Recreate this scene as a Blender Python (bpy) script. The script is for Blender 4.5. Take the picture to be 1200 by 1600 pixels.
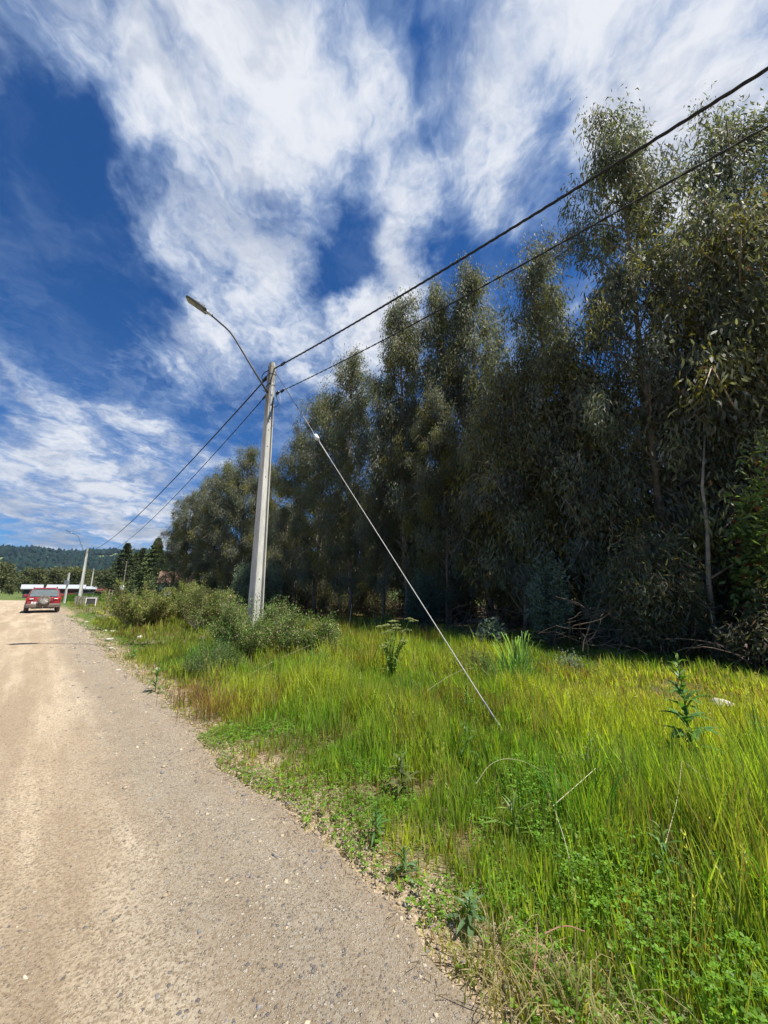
import bpy, math, random
import numpy as np
from mathutils import Vector

for o in list(bpy.data.objects):
    bpy.data.objects.remove(o, do_unlink=True)
C = bpy.context.scene.collection
SC = bpy.context.scene
PI = math.pi

# ------------------------------------------------------------------ camera
TH = math.atan(120 / 577.8)
cam_d = bpy.data.cameras.new('camera')
cam = bpy.data.objects.new('camera', cam_d)
C.objects.link(cam)
cam.location = (0, 0, 1.6)
cam.rotation_euler = (PI / 2 + TH, 0, 0)
cam_d.sensor_fit = 'VERTICAL'
cam_d.sensor_height = 36
cam_d.sensor_width = 27
cam_d.lens = 13.0
cam_d.clip_start = 0.05
cam_d.clip_end = 12000
SC.camera = cam

# ------------------------------------------------------------------ light, sky
SUN_AZ, SUN_EL = math.radians(110), math.radians(62)
EXPOSURE = 0.85
SC.view_settings.view_transform = 'Standard'
SC.view_settings.look = 'None'
SC.view_settings.exposure = EXPOSURE
SC.view_settings.gamma = 1
SC.view_settings.use_curve_mapping = False
sd = bpy.data.lights.new('sun', 'SUN')
sd.energy = 4.9
sd.angle = math.radians(0.55)
sd.color = (1.0, 0.95, 0.86)
sun = bpy.data.objects.new('sun', sd)
C.objects.link(sun)
sdir = Vector((math.sin(SUN_AZ) * math.cos(SUN_EL), math.cos(SUN_AZ) * math.cos(SUN_EL), math.sin(SUN_EL)))
sun.rotation_euler = (-sdir).to_track_quat('-Z', 'Y').to_euler()
sun.location = (20, 0, 40)

cT, sT = math.cos(TH), math.sin(TH)


def ray(px, py):
    a = (px - 600) / 577.8
    b = (800 - py) / 577.8
    return Vector((a, cT - b * sT, sT + b * cT)).normalized()


class NT:
    """small helper for node trees"""
    def __init__(s, tree):
        s.t = tree
        s.n = tree.nodes
        s.l = tree.links

    def new(s, typ, **kw):
        n = s.n.new(typ)
        for k, v in kw.items():
            setattr(n, k, v)
        return n

    def link(s, a, b):
        s.l.new(a, b)

    def val(s, sock, v):
        if hasattr(v, 'is_linked'):
            s.link(v, sock)
        else:
            sock.default_value = v

    def math(s, op, a, b=0.0, c=None, clamp=False):
        n = s.new('ShaderNodeMath', operation=op, use_clamp=clamp)
        s.val(n.inputs[0], a)
        s.val(n.inputs[1], b)
        if c is not None:
            s.val(n.inputs[2], c)
        return n.outputs[0]

    def vmath(s, op, a, b=None):
        n = s.new('ShaderNodeVectorMath', operation=op)
        s.val(n.inputs[0], a)
        if b is not None:
            s.val(n.inputs[1], b)
        return n.outputs['Value'] if op in ('LENGTH', 'DISTANCE', 'DOT_PRODUCT') else n.outputs[0]

    def noise(s, vec, scale, detail=5, rough=0.55, dist=0.0, color=False):
        n = s.new('ShaderNodeTexNoise')
        if vec is not None:
            s.link(vec, n.inputs['Vector'])
        n.inputs['Scale'].default_value = scale
        n.inputs['Detail'].default_value = detail
        n.inputs['Roughness'].default_value = rough
        n.inputs['Distortion'].default_value = dist
        return n.outputs['Color' if color else 'Fac']

    def ramp(s, fac, a, b, lo=0.0, hi=1.0, smooth=True):
        n = s.new('ShaderNodeMapRange')
        n.interpolation_type = 'SMOOTHSTEP' if smooth else 'LINEAR'
        s.val(n.inputs[0], fac)
        n.inputs[1].default_value = a
        n.inputs[2].default_value = b
        n.inputs[3].default_value = lo
        n.inputs[4].default_value = hi
        return n.outputs[0]

    def mix(s, fac, a, b, blend='MIX'):
        n = s.new('ShaderNodeMix', data_type='RGBA', blend_type=blend)
        s.val(n.inputs[0], fac)
        for sock, v in ((n.inputs[6], a), (n.inputs[7], b)):
            if isinstance(v, (tuple, list)):
                v = tuple(v) + (1.0,) if len(v) == 3 else v
            s.val(sock, v)
        return n.outputs[2]


world = bpy.data.worlds.new('World')
SC.world = world
world.use_nodes = True
w = NT(world.node_tree)
w.n.clear()
SKY_STRENGTH = 0.1
sky = w.new('ShaderNodeTexSky', sky_type='NISHITA')
sky.sun_disc = False
sky.sun_elevation = SUN_EL
sky.sun_rotation = SUN_AZ
sky.altitude = 100
sky.air_density = 1.0
sky.dust_density = 0.4
sky.ozone_density = 2.0
tc = w.new('ShaderNodeTexCoord')
D = tc.outputs['Generated']
sep = w.new('ShaderNodeSeparateXYZ')
w.link(D, sep.inputs[0])
zz = w.math('MAXIMUM', sep.outputs[2], 0.0)
den = w.math('ADD', zz, 0.16)
cx = w.math('DIVIDE', sep.outputs[0], den)
cy = w.math('DIVIDE', sep.outputs[1], den)
comb = w.new('ShaderNodeCombineXYZ')
w.link(cx, comb.inputs[0])
w.link(cy, comb.inputs[1])
P = comb.outputs[0]
rot = w.new('ShaderNodeMapping')
rot.inputs['Rotation'].default_value = (0, 0, math.radians(24))
rot.inputs['Scale'].default_value = (1.0, 0.82, 1.0)
w.link(P, rot.inputs['Vector'])
PW = rot.outputs[0]
warp = w.noise(PW, 2.2, 5, 0.6, color=True)
wv = w.vmath('SUBTRACT', warp, (0.5, 0.5, 0.5))
wsc = w.new('ShaderNodeVectorMath', operation='SCALE')
w.link(wv, wsc.inputs[0])
wsc.inputs[3].default_value = 0.55
PWW = w.vmath('ADD', PW, wsc.outputs[0])
n1 = w.noise(PWW, 3.0, 9, 0.58)
n2 = w.noise(PWW, 8.0, 6, 0.6)
# direction-space warp so the blob edges are not round
dn = w.noise(D, 5.0, 5, 0.6, color=True)
dv = w.vmath('SUBTRACT', dn, (0.5, 0.5, 0.5))
dsc = w.new('ShaderNodeVectorMath', operation='SCALE')
w.link(dv, dsc.inputs[0])
dsc.inputs[3].default_value = 0.22
DW = w.vmath('ADD', D, dsc.outputs[0])
# cloud masses (+) and blue openings (-): direction, angular size, weight
BL = [
    (250, 60, .34, .50), (480, 120, .22, .38), (420, 250, .20, .34), (560, 190, .16, .22), (760, 90, .22, .46), (960, 40, .24, .62), (1150, 60, .25, .6), (1050, 250, .12, .4),
    (1080, 180, .20, .38), (760, 270, .11, .30), (290, 340, .15, .32), (700, 200, .1, .2), (250, 420, .12, .26), (120, 40, .15, .2),
    (630, 345, .095, .95), (495, 378, .07, .6), (410, 412, .10, .7), (622, 415, .065, .7), (470, 310, .1, .2),
    (590, 490, .12, 1.3), (520, 570, .13, .9), (440, 540, .12, .40), (350, 470, .11, .34), (795, 370, .09, .42), (760, 545, .1, .2),
    (150, 580, .18, .20), (60, 690, .20, .12), (250, 640, .16, .20), (90, 790, .16, .40), (240, 830, .12, .65), (20, 720, .16, .2), (150, 740, .14, .25), (60, 600, .09, -.2), (330, 660, .07, -.3), (160, 690, .06, -.2), (330, 560, .12, .28), (20, 545, .1, .22), (200, 720, .2, .3),
    (30, 230, .17, -.60), (40, 350, .19, -.48), (120, 160, .05, -.35), (210, 210, .07, -.30), (140, 290, .09, -.38), (50, 460, .14, -.30), (190, 490, .10, -.34),
    (130, 410, .10, -.2), (640, 70, .06, -.34), (650, 190, .07, -.2), (850, 240, .085, -.50), (950, 90, .06, -.36), (880, 160, .05, -.2),
    (545, 390, .10, -.50), (300, 260, .07, -.2), (380, 210, .06, -.25), (420, 400, .03, .1), (340, 400, .06, -.2), (400, 340, .07, -.35), (560, 440, .07, -.5), (450, 340, .07, -.4), (550, 330, .06, -.3), (500, 430, .06, -.4), (700, 350, .055, -.34), (790, 450, .10, -.50), (700, 430, .07, -.4),
    (490, 455, .05, -.22), (1190, 215, .07, -.40), (600, 290, .07, -.2), (120, 200, .06, -.2),
]
acc = None
for (px, py, r, wt) in BL:
    d = ray(px, py)
    dist = w.vmath('DISTANCE', DW, (d.x, d.y, d.z))
    g = w.ramp(dist, r * 1.45, 0.0, 0.0, wt)
    acc = g if acc is None else w.math('ADD', acc, g)
n3 = w.noise(D, 34.0, 4, 0.6)
n4 = w.noise(PWW, 22.0, 5, 0.6)
fld = w.math('ADD', w.math('MULTIPLY', n1, 2.7), w.math('MULTIPLY', n2, 1.3))
fld = w.math('ADD', fld, w.math('MULTIPLY', n4, 0.36))
fld = w.math('ADD', fld, w.math('MULTIPLY', n3, 0.32))
fld = w.math('ADD', fld, w.math('MULTIPLY', acc, 0.85))
fld = w.math('ADD', fld, -1.90)
alpha = w.ramp(fld, 0.12, 1.30)
thick = w.ramp(fld, 0.65, 1.55)
# thin veil everywhere
veil = w.ramp(w.noise(PWW, 4.0, 8, 0.65), 0.42, 0.8, 0.0, 0.30)
alpha = w.math('MAXIMUM', alpha, veil)
shade = w.noise(PWW, 3.1, 6, 0.55)
low = w.ramp(sep.outputs[2], 0.30, 0.03)
shade2 = w.ramp(shade, 0.35, 0.65)
grey = w.math('MULTIPLY', low, shade2)
thin_c = (1.75, 2.45, 3.8, 1)
thick_c = (4.6, 4.75, 5.1, 1)
cc = w.mix(thick, thin_c, thick_c)
cc = w.mix(w.math('MULTIPLY', grey, 0.75), cc, (1.0, 1.4, 2.1, 1))
gray2 = w.ramp(w.noise(PWW, 4.6, 6, 0.6), 0.46, 0.66, 0.0, 0.55)
cc = w.mix(gray2, cc, (1.7, 2.15, 3.1, 1))
skyc = w.mix(1.0, sky.outputs[0], (0.13, 0.345, 0.61, 1), 'MULTIPLY')
out_c = w.mix(alpha, skyc, cc)
bg = w.new('ShaderNodeBackground')
w.link(out_c, bg.inputs[0])
bg.inputs[1].default_value = SKY_STRENGTH
wo = w.new('ShaderNodeOutputWorld')
w.link(bg.outputs[0], wo.inputs[0])

# ------------------------------------------------------------------ mesh helpers
MATS = {}


def newmat(name):
    m = bpy.data.materials.new(name)
    m.use_nodes = True
    t = NT(m.node_tree)
    b = t.n['Principled BSDF']
    MATS[name] = m
    return m, t, b


def simple(name, col, rough=0.6, metal=0.0, var=0.25, scale=6.0, bump=0.0, bscale=40, dirt=None):
    m, t, b = newmat(name)
    tcn = t.new('ShaderNodeTexCoord')
    n = t.noise(tcn.outputs['Object'], scale, 6, 0.6)
    dk = tuple(c * (1 - var) for c in col)
    lt = tuple(min(1, c * (1 + var)) for c in col)
    c = t.mix(t.ramp(n, 0.3, 0.7), dk, lt)
    if dirt:
        c = t.mix(t.ramp(t.noise(tcn.outputs['Object'], scale * 0.4, 7, 0.7), 0.45, 0.65, 0, dirt[1]), c, dirt[0])
    t.link(c, b.inputs['Base Color'])
    b.inputs['Roughness'].default_value = rough
    b.inputs['Metallic'].default_value = metal
    if bump:
        bn = t.new('ShaderNodeBump')
        bn.inputs['Strength'].default_value = bump
        bn.inputs['Distance'].default_value = 0.01
        t.link(t.noise(tcn.outputs['Object'], bscale, 6, 0.65), bn.inputs['Height'])
        t.link(bn.outputs[0], b.inputs['Normal'])
    return m


def leafmat(name, trans=0.3, rough=0.45, tcol=(1.25, 1.3, 0.5), spec=0.5):
    m, t, b = newmat(name)
    at = t.new('ShaderNodeAttribute', attribute_name='Col')
    t.link(at.outputs['Color'], b.inputs['Base Color'])
    b.inputs['Roughness'].default_value = rough
    b.inputs['Specular IOR Level'].default_value = spec
    tr = t.new('ShaderNodeBsdfTranslucent')
    tcx = t.mix(1.0, at.outputs['Color'], tcol, 'MULTIPLY')
    t.link(tcx, tr.inputs[0])
    mx = t.new('ShaderNodeMixShader')
    mx.inputs[0].default_value = trans
    t.link(b.outputs[0], mx.inputs[1])
    t.link(tr.outputs[0], mx.inputs[2])
    t.link(mx.outputs[0], t.n['Material Output'].inputs[0])
    return m


def fastmesh(name, V, F, cols=None, smooth=False):
    """V (n,3); F list of int arrays (m,k); cols (n,3)"""
    me = bpy.data.meshes.new(name)
    V = np.asarray(V, dtype=np.float32)
    me.vertices.add(len(V))
    me.vertices.foreach_set('co', V.ravel())
    loops = np.concatenate([np.asarray(f, dtype=np.int32).ravel() for f in F])
    tot = np.concatenate([np.full(len(f), f.shape[1], dtype=np.int32) for f in F])
    start = np.concatenate([[0], np.cumsum(tot)[:-1]]).astype(np.int32)
    me.loops.add(len(loops))
    me.loops.foreach_set('vertex_index', loops)
    me.polygons.add(len(tot))
    me.polygons.foreach_set('loop_start', start)
    me.polygons.foreach_set('loop_total', tot)
    if smooth:
        me.polygons.foreach_set('use_smooth', np.ones(len(tot), dtype=bool))
    if cols is not None:
        a = me.color_attributes.new('Col', 'FLOAT_COLOR', 'POINT')
        cc_ = np.ones((len(V), 4), dtype=np.float32)
        cc_[:, :3] = cols
        a.data.foreach_set('color', cc_.ravel())
    me.update(calc_edges=True)
    return me


def link(name, me, mat=None, parent=None, loc=None):
    if mat is not None and len(me.materials) == 0:
        me.materials.append(MATS[mat] if isinstance(mat, str) else mat)
    o = bpy.data.objects.new(name, me)
    C.objects.link(o)
    if parent is not None:
        o.parent = parent
    if loc is not None:
        o.location = loc
    return o


def tag(o, label=None, cat=None, group=None, kind=None):
    if label: o['label'] = label
    if cat: o['category'] = cat
    if group: o['group'] = group
    if kind: o['kind'] = kind
    return o


def empty(name, loc, rz=0.0, label=None, cat=None, group=None, sc=1.0):
    o = bpy.data.objects.new(name, None)
    C.objects.link(o)
    o.location = loc
    o.rotation_euler = (0, 0, rz)
    o.scale = (sc, sc, sc)
    o.empty_display_size = 0.2
    return tag(o, label, cat, group)


def copy_tree(o, parent=None):
    c = o.copy()
    C.objects.link(c)
    c.parent = parent
    for ch in o.children:
        copy_tree(ch, c)
    return c


class MB:
    def __init__(s):
        s.v = []
        s.f = []

    def add(s, vs, fs):
        b = len(s.v)
        s.v += [tuple(v) for v in vs]
        s.f += [tuple(i + b for i in f) for f in fs]
        return s

    def box(s, c, d, rz=0.0, taper=1.0):
        x, y, z = d[0] / 2, d[1] / 2, d[2] / 2
        vs = []
        for k in (-1, 1):
            tp = taper if k > 0 else 1
            for (i, j) in ((-1, -1), (1, -1), (1, 1), (-1, 1)):
                a, b = i * x * tp, j * y * tp
                vs.append((c[0] + a * math.cos(rz) - b * math.sin(rz), c[1] + a * math.sin(rz) + b * math.cos(rz), c[2] + k * z))
        return s.add(vs, [(3, 2, 1, 0), (4, 5, 6, 7), (0, 1, 5, 4), (1, 2, 6, 5), (2, 3, 7, 6), (3, 0, 4, 7)])

    def tube(s, pts, r, n=6, caps=True):
        pts = [Vector(p) for p in pts]
        rs = r if isinstance(r, (list, tuple, np.ndarray)) else [r] * len(pts)
        vs, fs = [], []
        for i, p in enumerate(pts):
            t = (pts[min(i + 1, len(pts) - 1)] - pts[max(i - 1, 0)]).normalized()
            ref = Vector((0, 0, 1)) if abs(t.z) < 0.9 else Vector((1, 0, 0))
            a = t.cross(ref).normalized()
            b = t.cross(a).normalized()
            for k in range(n):
                an = 2 * PI * k / n
                vs.append(p + (a * math.cos(an) + b * math.sin(an)) * rs[i])
        for i in range(len(pts) - 1):
            for k in range(n):
                k2 = (k + 1) % n
                fs.append((i * n + k, i * n + k2, (i + 1) * n + k2, (i + 1) * n + k))
        if caps:
            fs.append(tuple(range(n))[::-1])
            fs.append(tuple((len(pts) - 1) * n + k for k in range(n)))
        return s.add(vs, fs)

    def lathe(s, prof, axis_o, axis, n=20, cap=True):
        """prof: list of (radius, offset along axis)"""
        ax = Vector(axis).normalized()
        ref = Vector((0, 0, 1)) if abs(ax.z) < 0.9 else Vector((1, 0, 0))
        a = ax.cross(ref).normalized()
        b = ax.cross(a).normalized()
        o = Vector(axis_o)
        vs, fs = [], []
        for (r, h) in prof:
            for k in range(n):
                an = 2 * PI * k / n
                vs.append(o + ax * h + (a * math.cos(an) + b * math.sin(an)) * r)
        for i in range(len(prof) - 1):
            for k in range(n):
                k2 = (k + 1) % n
                fs.append((i * n + k, i * n + k2, (i + 1) * n + k2, (i + 1) * n + k))
        if cap and prof[0][0] > 1e-4: fs.append(tuple(range(n))[::-1])
        if cap and prof[-1][0] > 1e-4: fs.append(tuple((len(prof) - 1) * n + k for k in range(n)))
        return s.add(vs, fs)

    def build(s, name, mat, parent=None, smooth=False, bevel=0.0, loc=None):
        me = bpy.data.meshes.new(name)
        me.from_pydata(s.v, [], s.f)
        me.update()
        if smooth:
            me.polygons.foreach_set('use_smooth', np.ones(len(me.polygons), dtype=bool))
        o = link(name, me, mat, parent, loc)
        if bevel:
            b = o.modifiers.new('bevel', 'BEVEL')
            b.width = bevel
            b.segments = 2
            b.limit_method = 'ANGLE'
        return o


def unit(a):
    return a / np.maximum(np.linalg.norm(a, axis=1, keepdims=True), 1e-9)


def leaves(pos, dirs, L, W, col, rng, curve=0.15, segs=3, base_w=0.35):
    """sickle/lance leaves: returns V, F, colors.  segs rings -> pointed strip"""
    n = len(pos)
    L = np.broadcast_to(L, (n,))[:, None]
    W = np.broadcast_to(W, (n,))[:, None]
    dirs = unit(dirs)
    r = rng.normal(size=(n, 3))
    side = unit(np.cross(dirs, r))
    nrm = np.cross(dirs, side)
    cv = (rng.uniform(-1, 1, (n, 1)) * curve + rng.choice([-1, 1], (n, 1)) * curve * 0.4) * L
    if segs == 3:
        p0 = pos
        m1 = pos + dirs * L * 0.30 + side * cv * 0.4
        m2 = pos + dirs * L * 0.66 + side * cv * 0.8
        p3 = pos + dirs * L + nrm * cv * 0.3
        V = np.stack([p0, m1 - side * W * 0.5, m1 + side * W * 0.5, m2 - side * W * 0.4, m2 + side * W * 0.4, p3], 1)
        b = (np.arange(n) * 6)[:, None]
        F = [b + [0, 2, 1], b + [1, 2, 4, 3], b + [3, 4, 5]]
        k = 6
    elif segs == 2:
        m1 = pos + dirs * L * 0.42 + side * cv * 0.7
        V = np.stack([pos, m1 - side * W * 0.55, pos + dirs * L * .97 - side * cv * .25 + nrm * cv * 0.3, m1 + side * W * 0.55], 1)
        b = (np.arange(n) * 4)[:, None]
        F = [b + [0, 1, 2, 3]]
        k = 4
    else:
        m1 = pos + dirs * L * 0.45
        V = np.stack([pos, m1 - side * W * 0.5, pos + dirs * L + nrm * cv * 0.3, m1 + side * W * 0.5 + nrm * W * 0.15], 1)
        b = (np.arange(n) * 4)[:, None]
        F = [b + [0, 1, 2, 3]]
        k = 4
    cols = np.repeat(col, k, axis=0)
    return V.reshape(-1, 3), F, cols


def joinparts(parts):
    Vs, Fs, Cs, off = [], [], [], 0
    for V, F, c in parts:
        Vs.append(V)
        Fs += [f + off for f in F]
        Cs.append(c)
        off += len(V)
    byk = {}
    for f in Fs:
        byk.setdefault(f.shape[1], []).append(f)
    return np.concatenate(Vs), [np.concatenate(v) for v in byk.values()], np.concatenate(Cs)


def vnoise(x, y, s, seed=0):
    """cheap smooth value noise in numpy, 0..1"""
    x = np.asarray(x) * s + seed * 17.3
    y = np.asarray(y) * s - seed * 9.1
    xi, yi = np.floor(x), np.floor(y)
    fx, fy = x - xi, y - yi
    fx, fy = fx * fx * (3 - 2 * fx), fy * fy * (3 - 2 * fy)

    def h(a, b):
        q = np.sin(a * 127.1 + b * 311.7 + seed * 3.7) * 43758.5453
        return q - np.floor(q)
    return (h(xi, yi) * (1 - fx) + h(xi + 1, yi) * fx) * (1 - fy) + (h(xi, yi + 1) * (1 - fx) + h(xi + 1, yi + 1) * fx) * fy


def fbm(x, y, s, seed=0, o=4):
    a, t, r = 1.0, 0.0, 0.0
    for i in range(o):
        r = r + a * vnoise(x, y, s * 2 ** i, seed + i)
        t += a
        a *= 0.5
    return r / t


# ------------------------------------------------------------------ materials
leafmat('eucalyptus_leaf', 0.42, 0.6, (1.25, 1.3, 0.65), 0.32)
leafmat('grass_blade', 0.56, 0.5, (1.5, 1.45, 0.45), 0.35)
leafmat('shrub_leaf', 0.25, 0.6, (1.3, 1.3, 0.5), 0.3)
leafmat('far_leaf', 0.15, 0.8, (1.2, 1.2, 0.6), 0.1)
leafmat('stone_colour', 0.0, 0.9, (1, 1, 1), 0.2)
simple('bark', (0.20, 0.155, 0.115), 0.85, var=0.4, scale=5, bump=0.6, bscale=30)
simple('pale_bark', (0.34, 0.26, 0.19), 0.8, var=0.35, scale=4, bump=0.4, bscale=25)
simple('vine_brown', (0.15, 0.105, 0.075), 0.85, var=0.4, scale=8)
simple('dry_straw', (0.52, 0.45, 0.30), 0.8, var=0.2, scale=12)
simple('red_stem', (0.27, 0.13, 0.09), 0.7, var=0.2, scale=12)
simple('cable_black', (0.012, 0.012, 0.014), 0.55, var=0.1)
simple('galvanised', (0.35, 0.36, 0.36), 0.45, 0.7, var=0.15, scale=10)
simple('pipe_dark', (0.055, 0.058, 0.062), 0.6, 0.2, var=0.15, scale=10)
simple('guy_white', (0.46, 0.45, 0.42), 0.5, 0.0, var=0.08, scale=20)
simple('insulator_black', (0.015, 0.015, 0.016), 0.35, var=0.1)
simple('porcelain', (0.75, 0.75, 0.74), 0.2, var=0.05)
simple('lamp_grey', (0.16, 0.17, 0.16), 0.5, 0.3, var=0.12)
simple('lamp_dark', (0.035, 0.038, 0.036), 0.5, var=0.12)
simple('lamp_lens', (0.22, 0.195, 0.12), 0.3, var=0.12, scale=60)
simple('car_red', (0.30, 0.022, 0.03), 0.28, 0.1, var=0.06, dirt=((0.28, 0.2, 0.15), 0.35))
simple('car_dirt_red', (0.30, 0.06, 0.055), 0.6, 0.0, var=0.15, dirt=((0.25, 0.18, 0.13), 0.7))
simple('car_black', (0.02, 0.02, 0.021), 0.5, var=0.15)
simple('car_grey', (0.13, 0.11, 0.095), 0.75, var=0.2, dirt=((0.28, 0.21, 0.15), 0.6))
simple('car_glass', (0.13, 0.155, 0.16), 0.08, 0.0, var=0.1)
simple('tyre', (0.10, 0.085, 0.07), 0.9, var=0.25, dirt=((0.3, 0.23, 0.17), 0.6))
simple('rim_alloy', (0.62, 0.59, 0.54), 0.4, 0.5, var=0.1)
simple('lamp_white', (0.8, 0.78, 0.76), 0.3, var=0.03)
simple('lamp_red', (0.33, 0.01, 0.012), 0.2, var=0.05)
simple('white_paint', (0.78, 0.78, 0.76), 0.6, var=0.05)
simple('roof_zinc', (0.42, 0.44, 0.46), 0.45, 0.2, var=0.12)
simple('red_paint', (0.17, 0.03, 0.028), 0.7, var=0.2)
simple('shed_dark', (0.05, 0.045, 0.045), 0.8, var=0.3)
simple('brown_roof', (0.16, 0.09, 0.06), 0.8, var=0.2)
simple('old_wood', (0.20, 0.17, 0.14), 0.85, var=0.3, scale=9)
simple('yellow_petal', (0.8, 0.68, 0.03), 0.6, var=0.08)

# concrete of the poles
m, t, b = newmat('pole_concrete')
tcn = t.new('ShaderNodeTexCoord')
mp = t.new('ShaderNodeMapping')
mp.inputs['Scale'].default_value = (1, 1, 0.18)
t.link(tcn.outputs['Object'], mp.inputs[0])
c1 = t.mix(t.ramp(t.noise(mp.outputs[0], 7, 8, 0.7), 0.35, 0.65), (0.42, 0.41, 0.375), (0.60, 0.585, 0.535))
c1 = t.mix(t.ramp(t.noise(tcn.outputs['Object'], 38, 4, 0.7), 0.56, 0.72, 0, 0.55), c1, (0.14, 0.13, 0.115))
sp = t.new('ShaderNodeSeparateXYZ')
t.link(tcn.outputs['Object'], sp.inputs[0])
c1 = t.mix(t.math('MULTIPLY', t.ramp(sp.outputs[2], 6.2, 7.0), t.ramp(t.noise(mp.outputs[0], 12, 5, 0.7), 0.3, 0.7, 0.35, 0.95)), c1, (0.13, 0.115, 0.09))
t.link(c1, b.inputs['Base Color'])
b.inputs['Roughness'].default_value = 0.9
bn = t.new('ShaderNodeBump')
bn.inputs['Strength'].default_value = 0.5
bn.inputs['Distance'].default_value = 0.01
t.link(t.noise(tcn.outputs['Object'], 60, 6, 0.7), bn.inputs['Height'])
t.link(bn.outputs[0], b.inputs['Normal'])

# road: dirt with gravel, UV = (across, along) in metres
m, t, b = newmat('road_dirt')
uv = t.new('ShaderNodeUVMap', uv_map='UVMap')
geo = t.new('ShaderNodeNewGeometry')
Pw = geo.outputs['Position']
su = t.new('ShaderNodeSeparateXYZ')
t.link(uv.outputs[0], su.inputs[0])
A = su.outputs[0]
stretch = t.new('ShaderNodeMapping')
stretch.inputs['Scale'].default_value = (1.0, 0.10, 1)
t.link(uv.outputs[0], stretch.inputs[0])
tr1 = t.noise(stretch.outputs[0], 2.6, 6, 0.6)
tr2 = t.noise(stretch.outputs[0], 9.0, 5, 0.6)
big = t.noise(Pw, 0.55, 6, 0.6)
fine = t.noise(Pw, 55, 8, 0.75)
mid = t.noise(Pw, 9, 6, 0.65)
base = t.mix(t.ramp(tr1, 0.35, 0.68), (0.42, 0.325, 0.22), (0.58, 0.475, 0.335))
for (ac_, wd_, st_) in ((-.98, .24, .6), (-2.05, .3, .5), (-3.4, .35, .6), (-5.0, .3, .5)):
    dA = t.math('ABSOLUTE', t.math('SUBTRACT', t.math('ADD', A, t.math('MULTIPLY', big, .5)), ac_ + .25))
    base = t.mix(t.math('MULTIPLY', t.ramp(dA, wd_, wd_ * .3), t.ramp(tr1, .3, .55, .45, st_ + .15)), base, (0.60, 0.50, 0.36))
base = t.mix(t.ramp(tr2, 0.5, 0.75, 0, 0.6), base, (0.37, 0.275, 0.17))
base = t.mix(t.ramp(big, 0.42, 0.68, 0, 0.45), base, (0.44, 0.335, 0.225))
# grey gravel band on the outer metres
ga = t.math('ADD', A, t.math('MULTIPLY', t.math('SUBTRACT', big, 0.5), 1.0))
gband = t.math('MULTIPLY', t.ramp(ga, -1.15, -.55), t.ramp(ga, 0.6, -0.05))
base = t.mix(t.math('MULTIPLY', gband, 0.85), base, (0.31, 0.275, 0.22))
base = t.mix(t.math('MULTIPLY', t.ramp(tr1, .62, .42), .45), base, (0.32, 0.245, 0.17))
base = t.mix(t.ramp(fine, 0.44, 0.60, 0.0, 0.8), base, (0.25, 0.185, 0.115))
base = t.mix(t.ramp(mid, 0.55, 0.75, 0.0, 0.4), base, (0.5, 0.41, 0.29))
# embedded stones
vor = t.new('ShaderNodeTexVoronoi', feature='F1')
t.link(Pw, vor.inputs['Vector'])
vor.inputs['Scale'].default_value = 42
vor.inputs['Randomness'].default_value = 1
t.link(t.vmath('ADD', Pw, t.vmath('MULTIPLY', t.noise(Pw, 60, 3, .6, color=True), (.02, .02, .02))), vor.inputs['Vector'])
vs = t.new('ShaderNodeSeparateColor')
t.link(vor.outputs['Color'], vs.inputs[0])
stone = t.math('MULTIPLY', t.ramp(vor.outputs['Distance'], 0.42, 0.30), t.ramp(t.math('ADD', vs.outputs[0], t.math('MULTIPLY', gband, 0.12)), 0.93, 0.97))
stc = t.mix(t.ramp(vs.outputs[1], 0.25, 0.75), (0.13, 0.13, 0.14), (0.58, 0.52, 0.42))
base = t.mix(t.math('MULTIPLY', stone, 0.8), base, stc)
vor2 = t.new('ShaderNodeTexVoronoi', feature='F1')
t.link(Pw, vor2.inputs['Vector'])
vor2.inputs['Scale'].default_value = 110
vs2 = t.new('ShaderNodeSeparateColor')
t.link(vor2.outputs['Color'], vs2.inputs[0])
s2 = t.math('MULTIPLY', t.ramp(vor2.outputs['Distance'], 0.5, 0.3), t.ramp(t.math('ADD', vs2.outputs[0], t.math('MULTIPLY', gband, 0.25)), 0.70, 0.8))
base = t.mix(t.math('MULTIPLY', s2, 0.6), base, t.mix(t.ramp(vs2.outputs[2], 0.3, 0.7), (0.15, 0.125, 0.10), (0.6, 0.51, 0.38)))
t.link(base, b.inputs['Base Color'])
b.inputs['Roughness'].default_value = 0.95
b.inputs['Specular IOR Level'].default_value = 0.2
hgt = t.math('ADD', t.math('MULTIPLY', fine, 0.8), t.math('ADD', t.math('MULTIPLY', stone, 0.5), t.math('MULTIPLY', s2, 0.3)))
hgt = t.math('ADD', hgt, t.math('MULTIPLY', mid, 0.9))
bn = t.new('ShaderNodeBump')
bn.inputs['Strength'].default_value = 0.9
bn.inputs['Distance'].default_value = 0.028
t.link(hgt, bn.inputs['Height'])
t.link(bn.outputs[0], b.inputs['Normal'])

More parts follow.
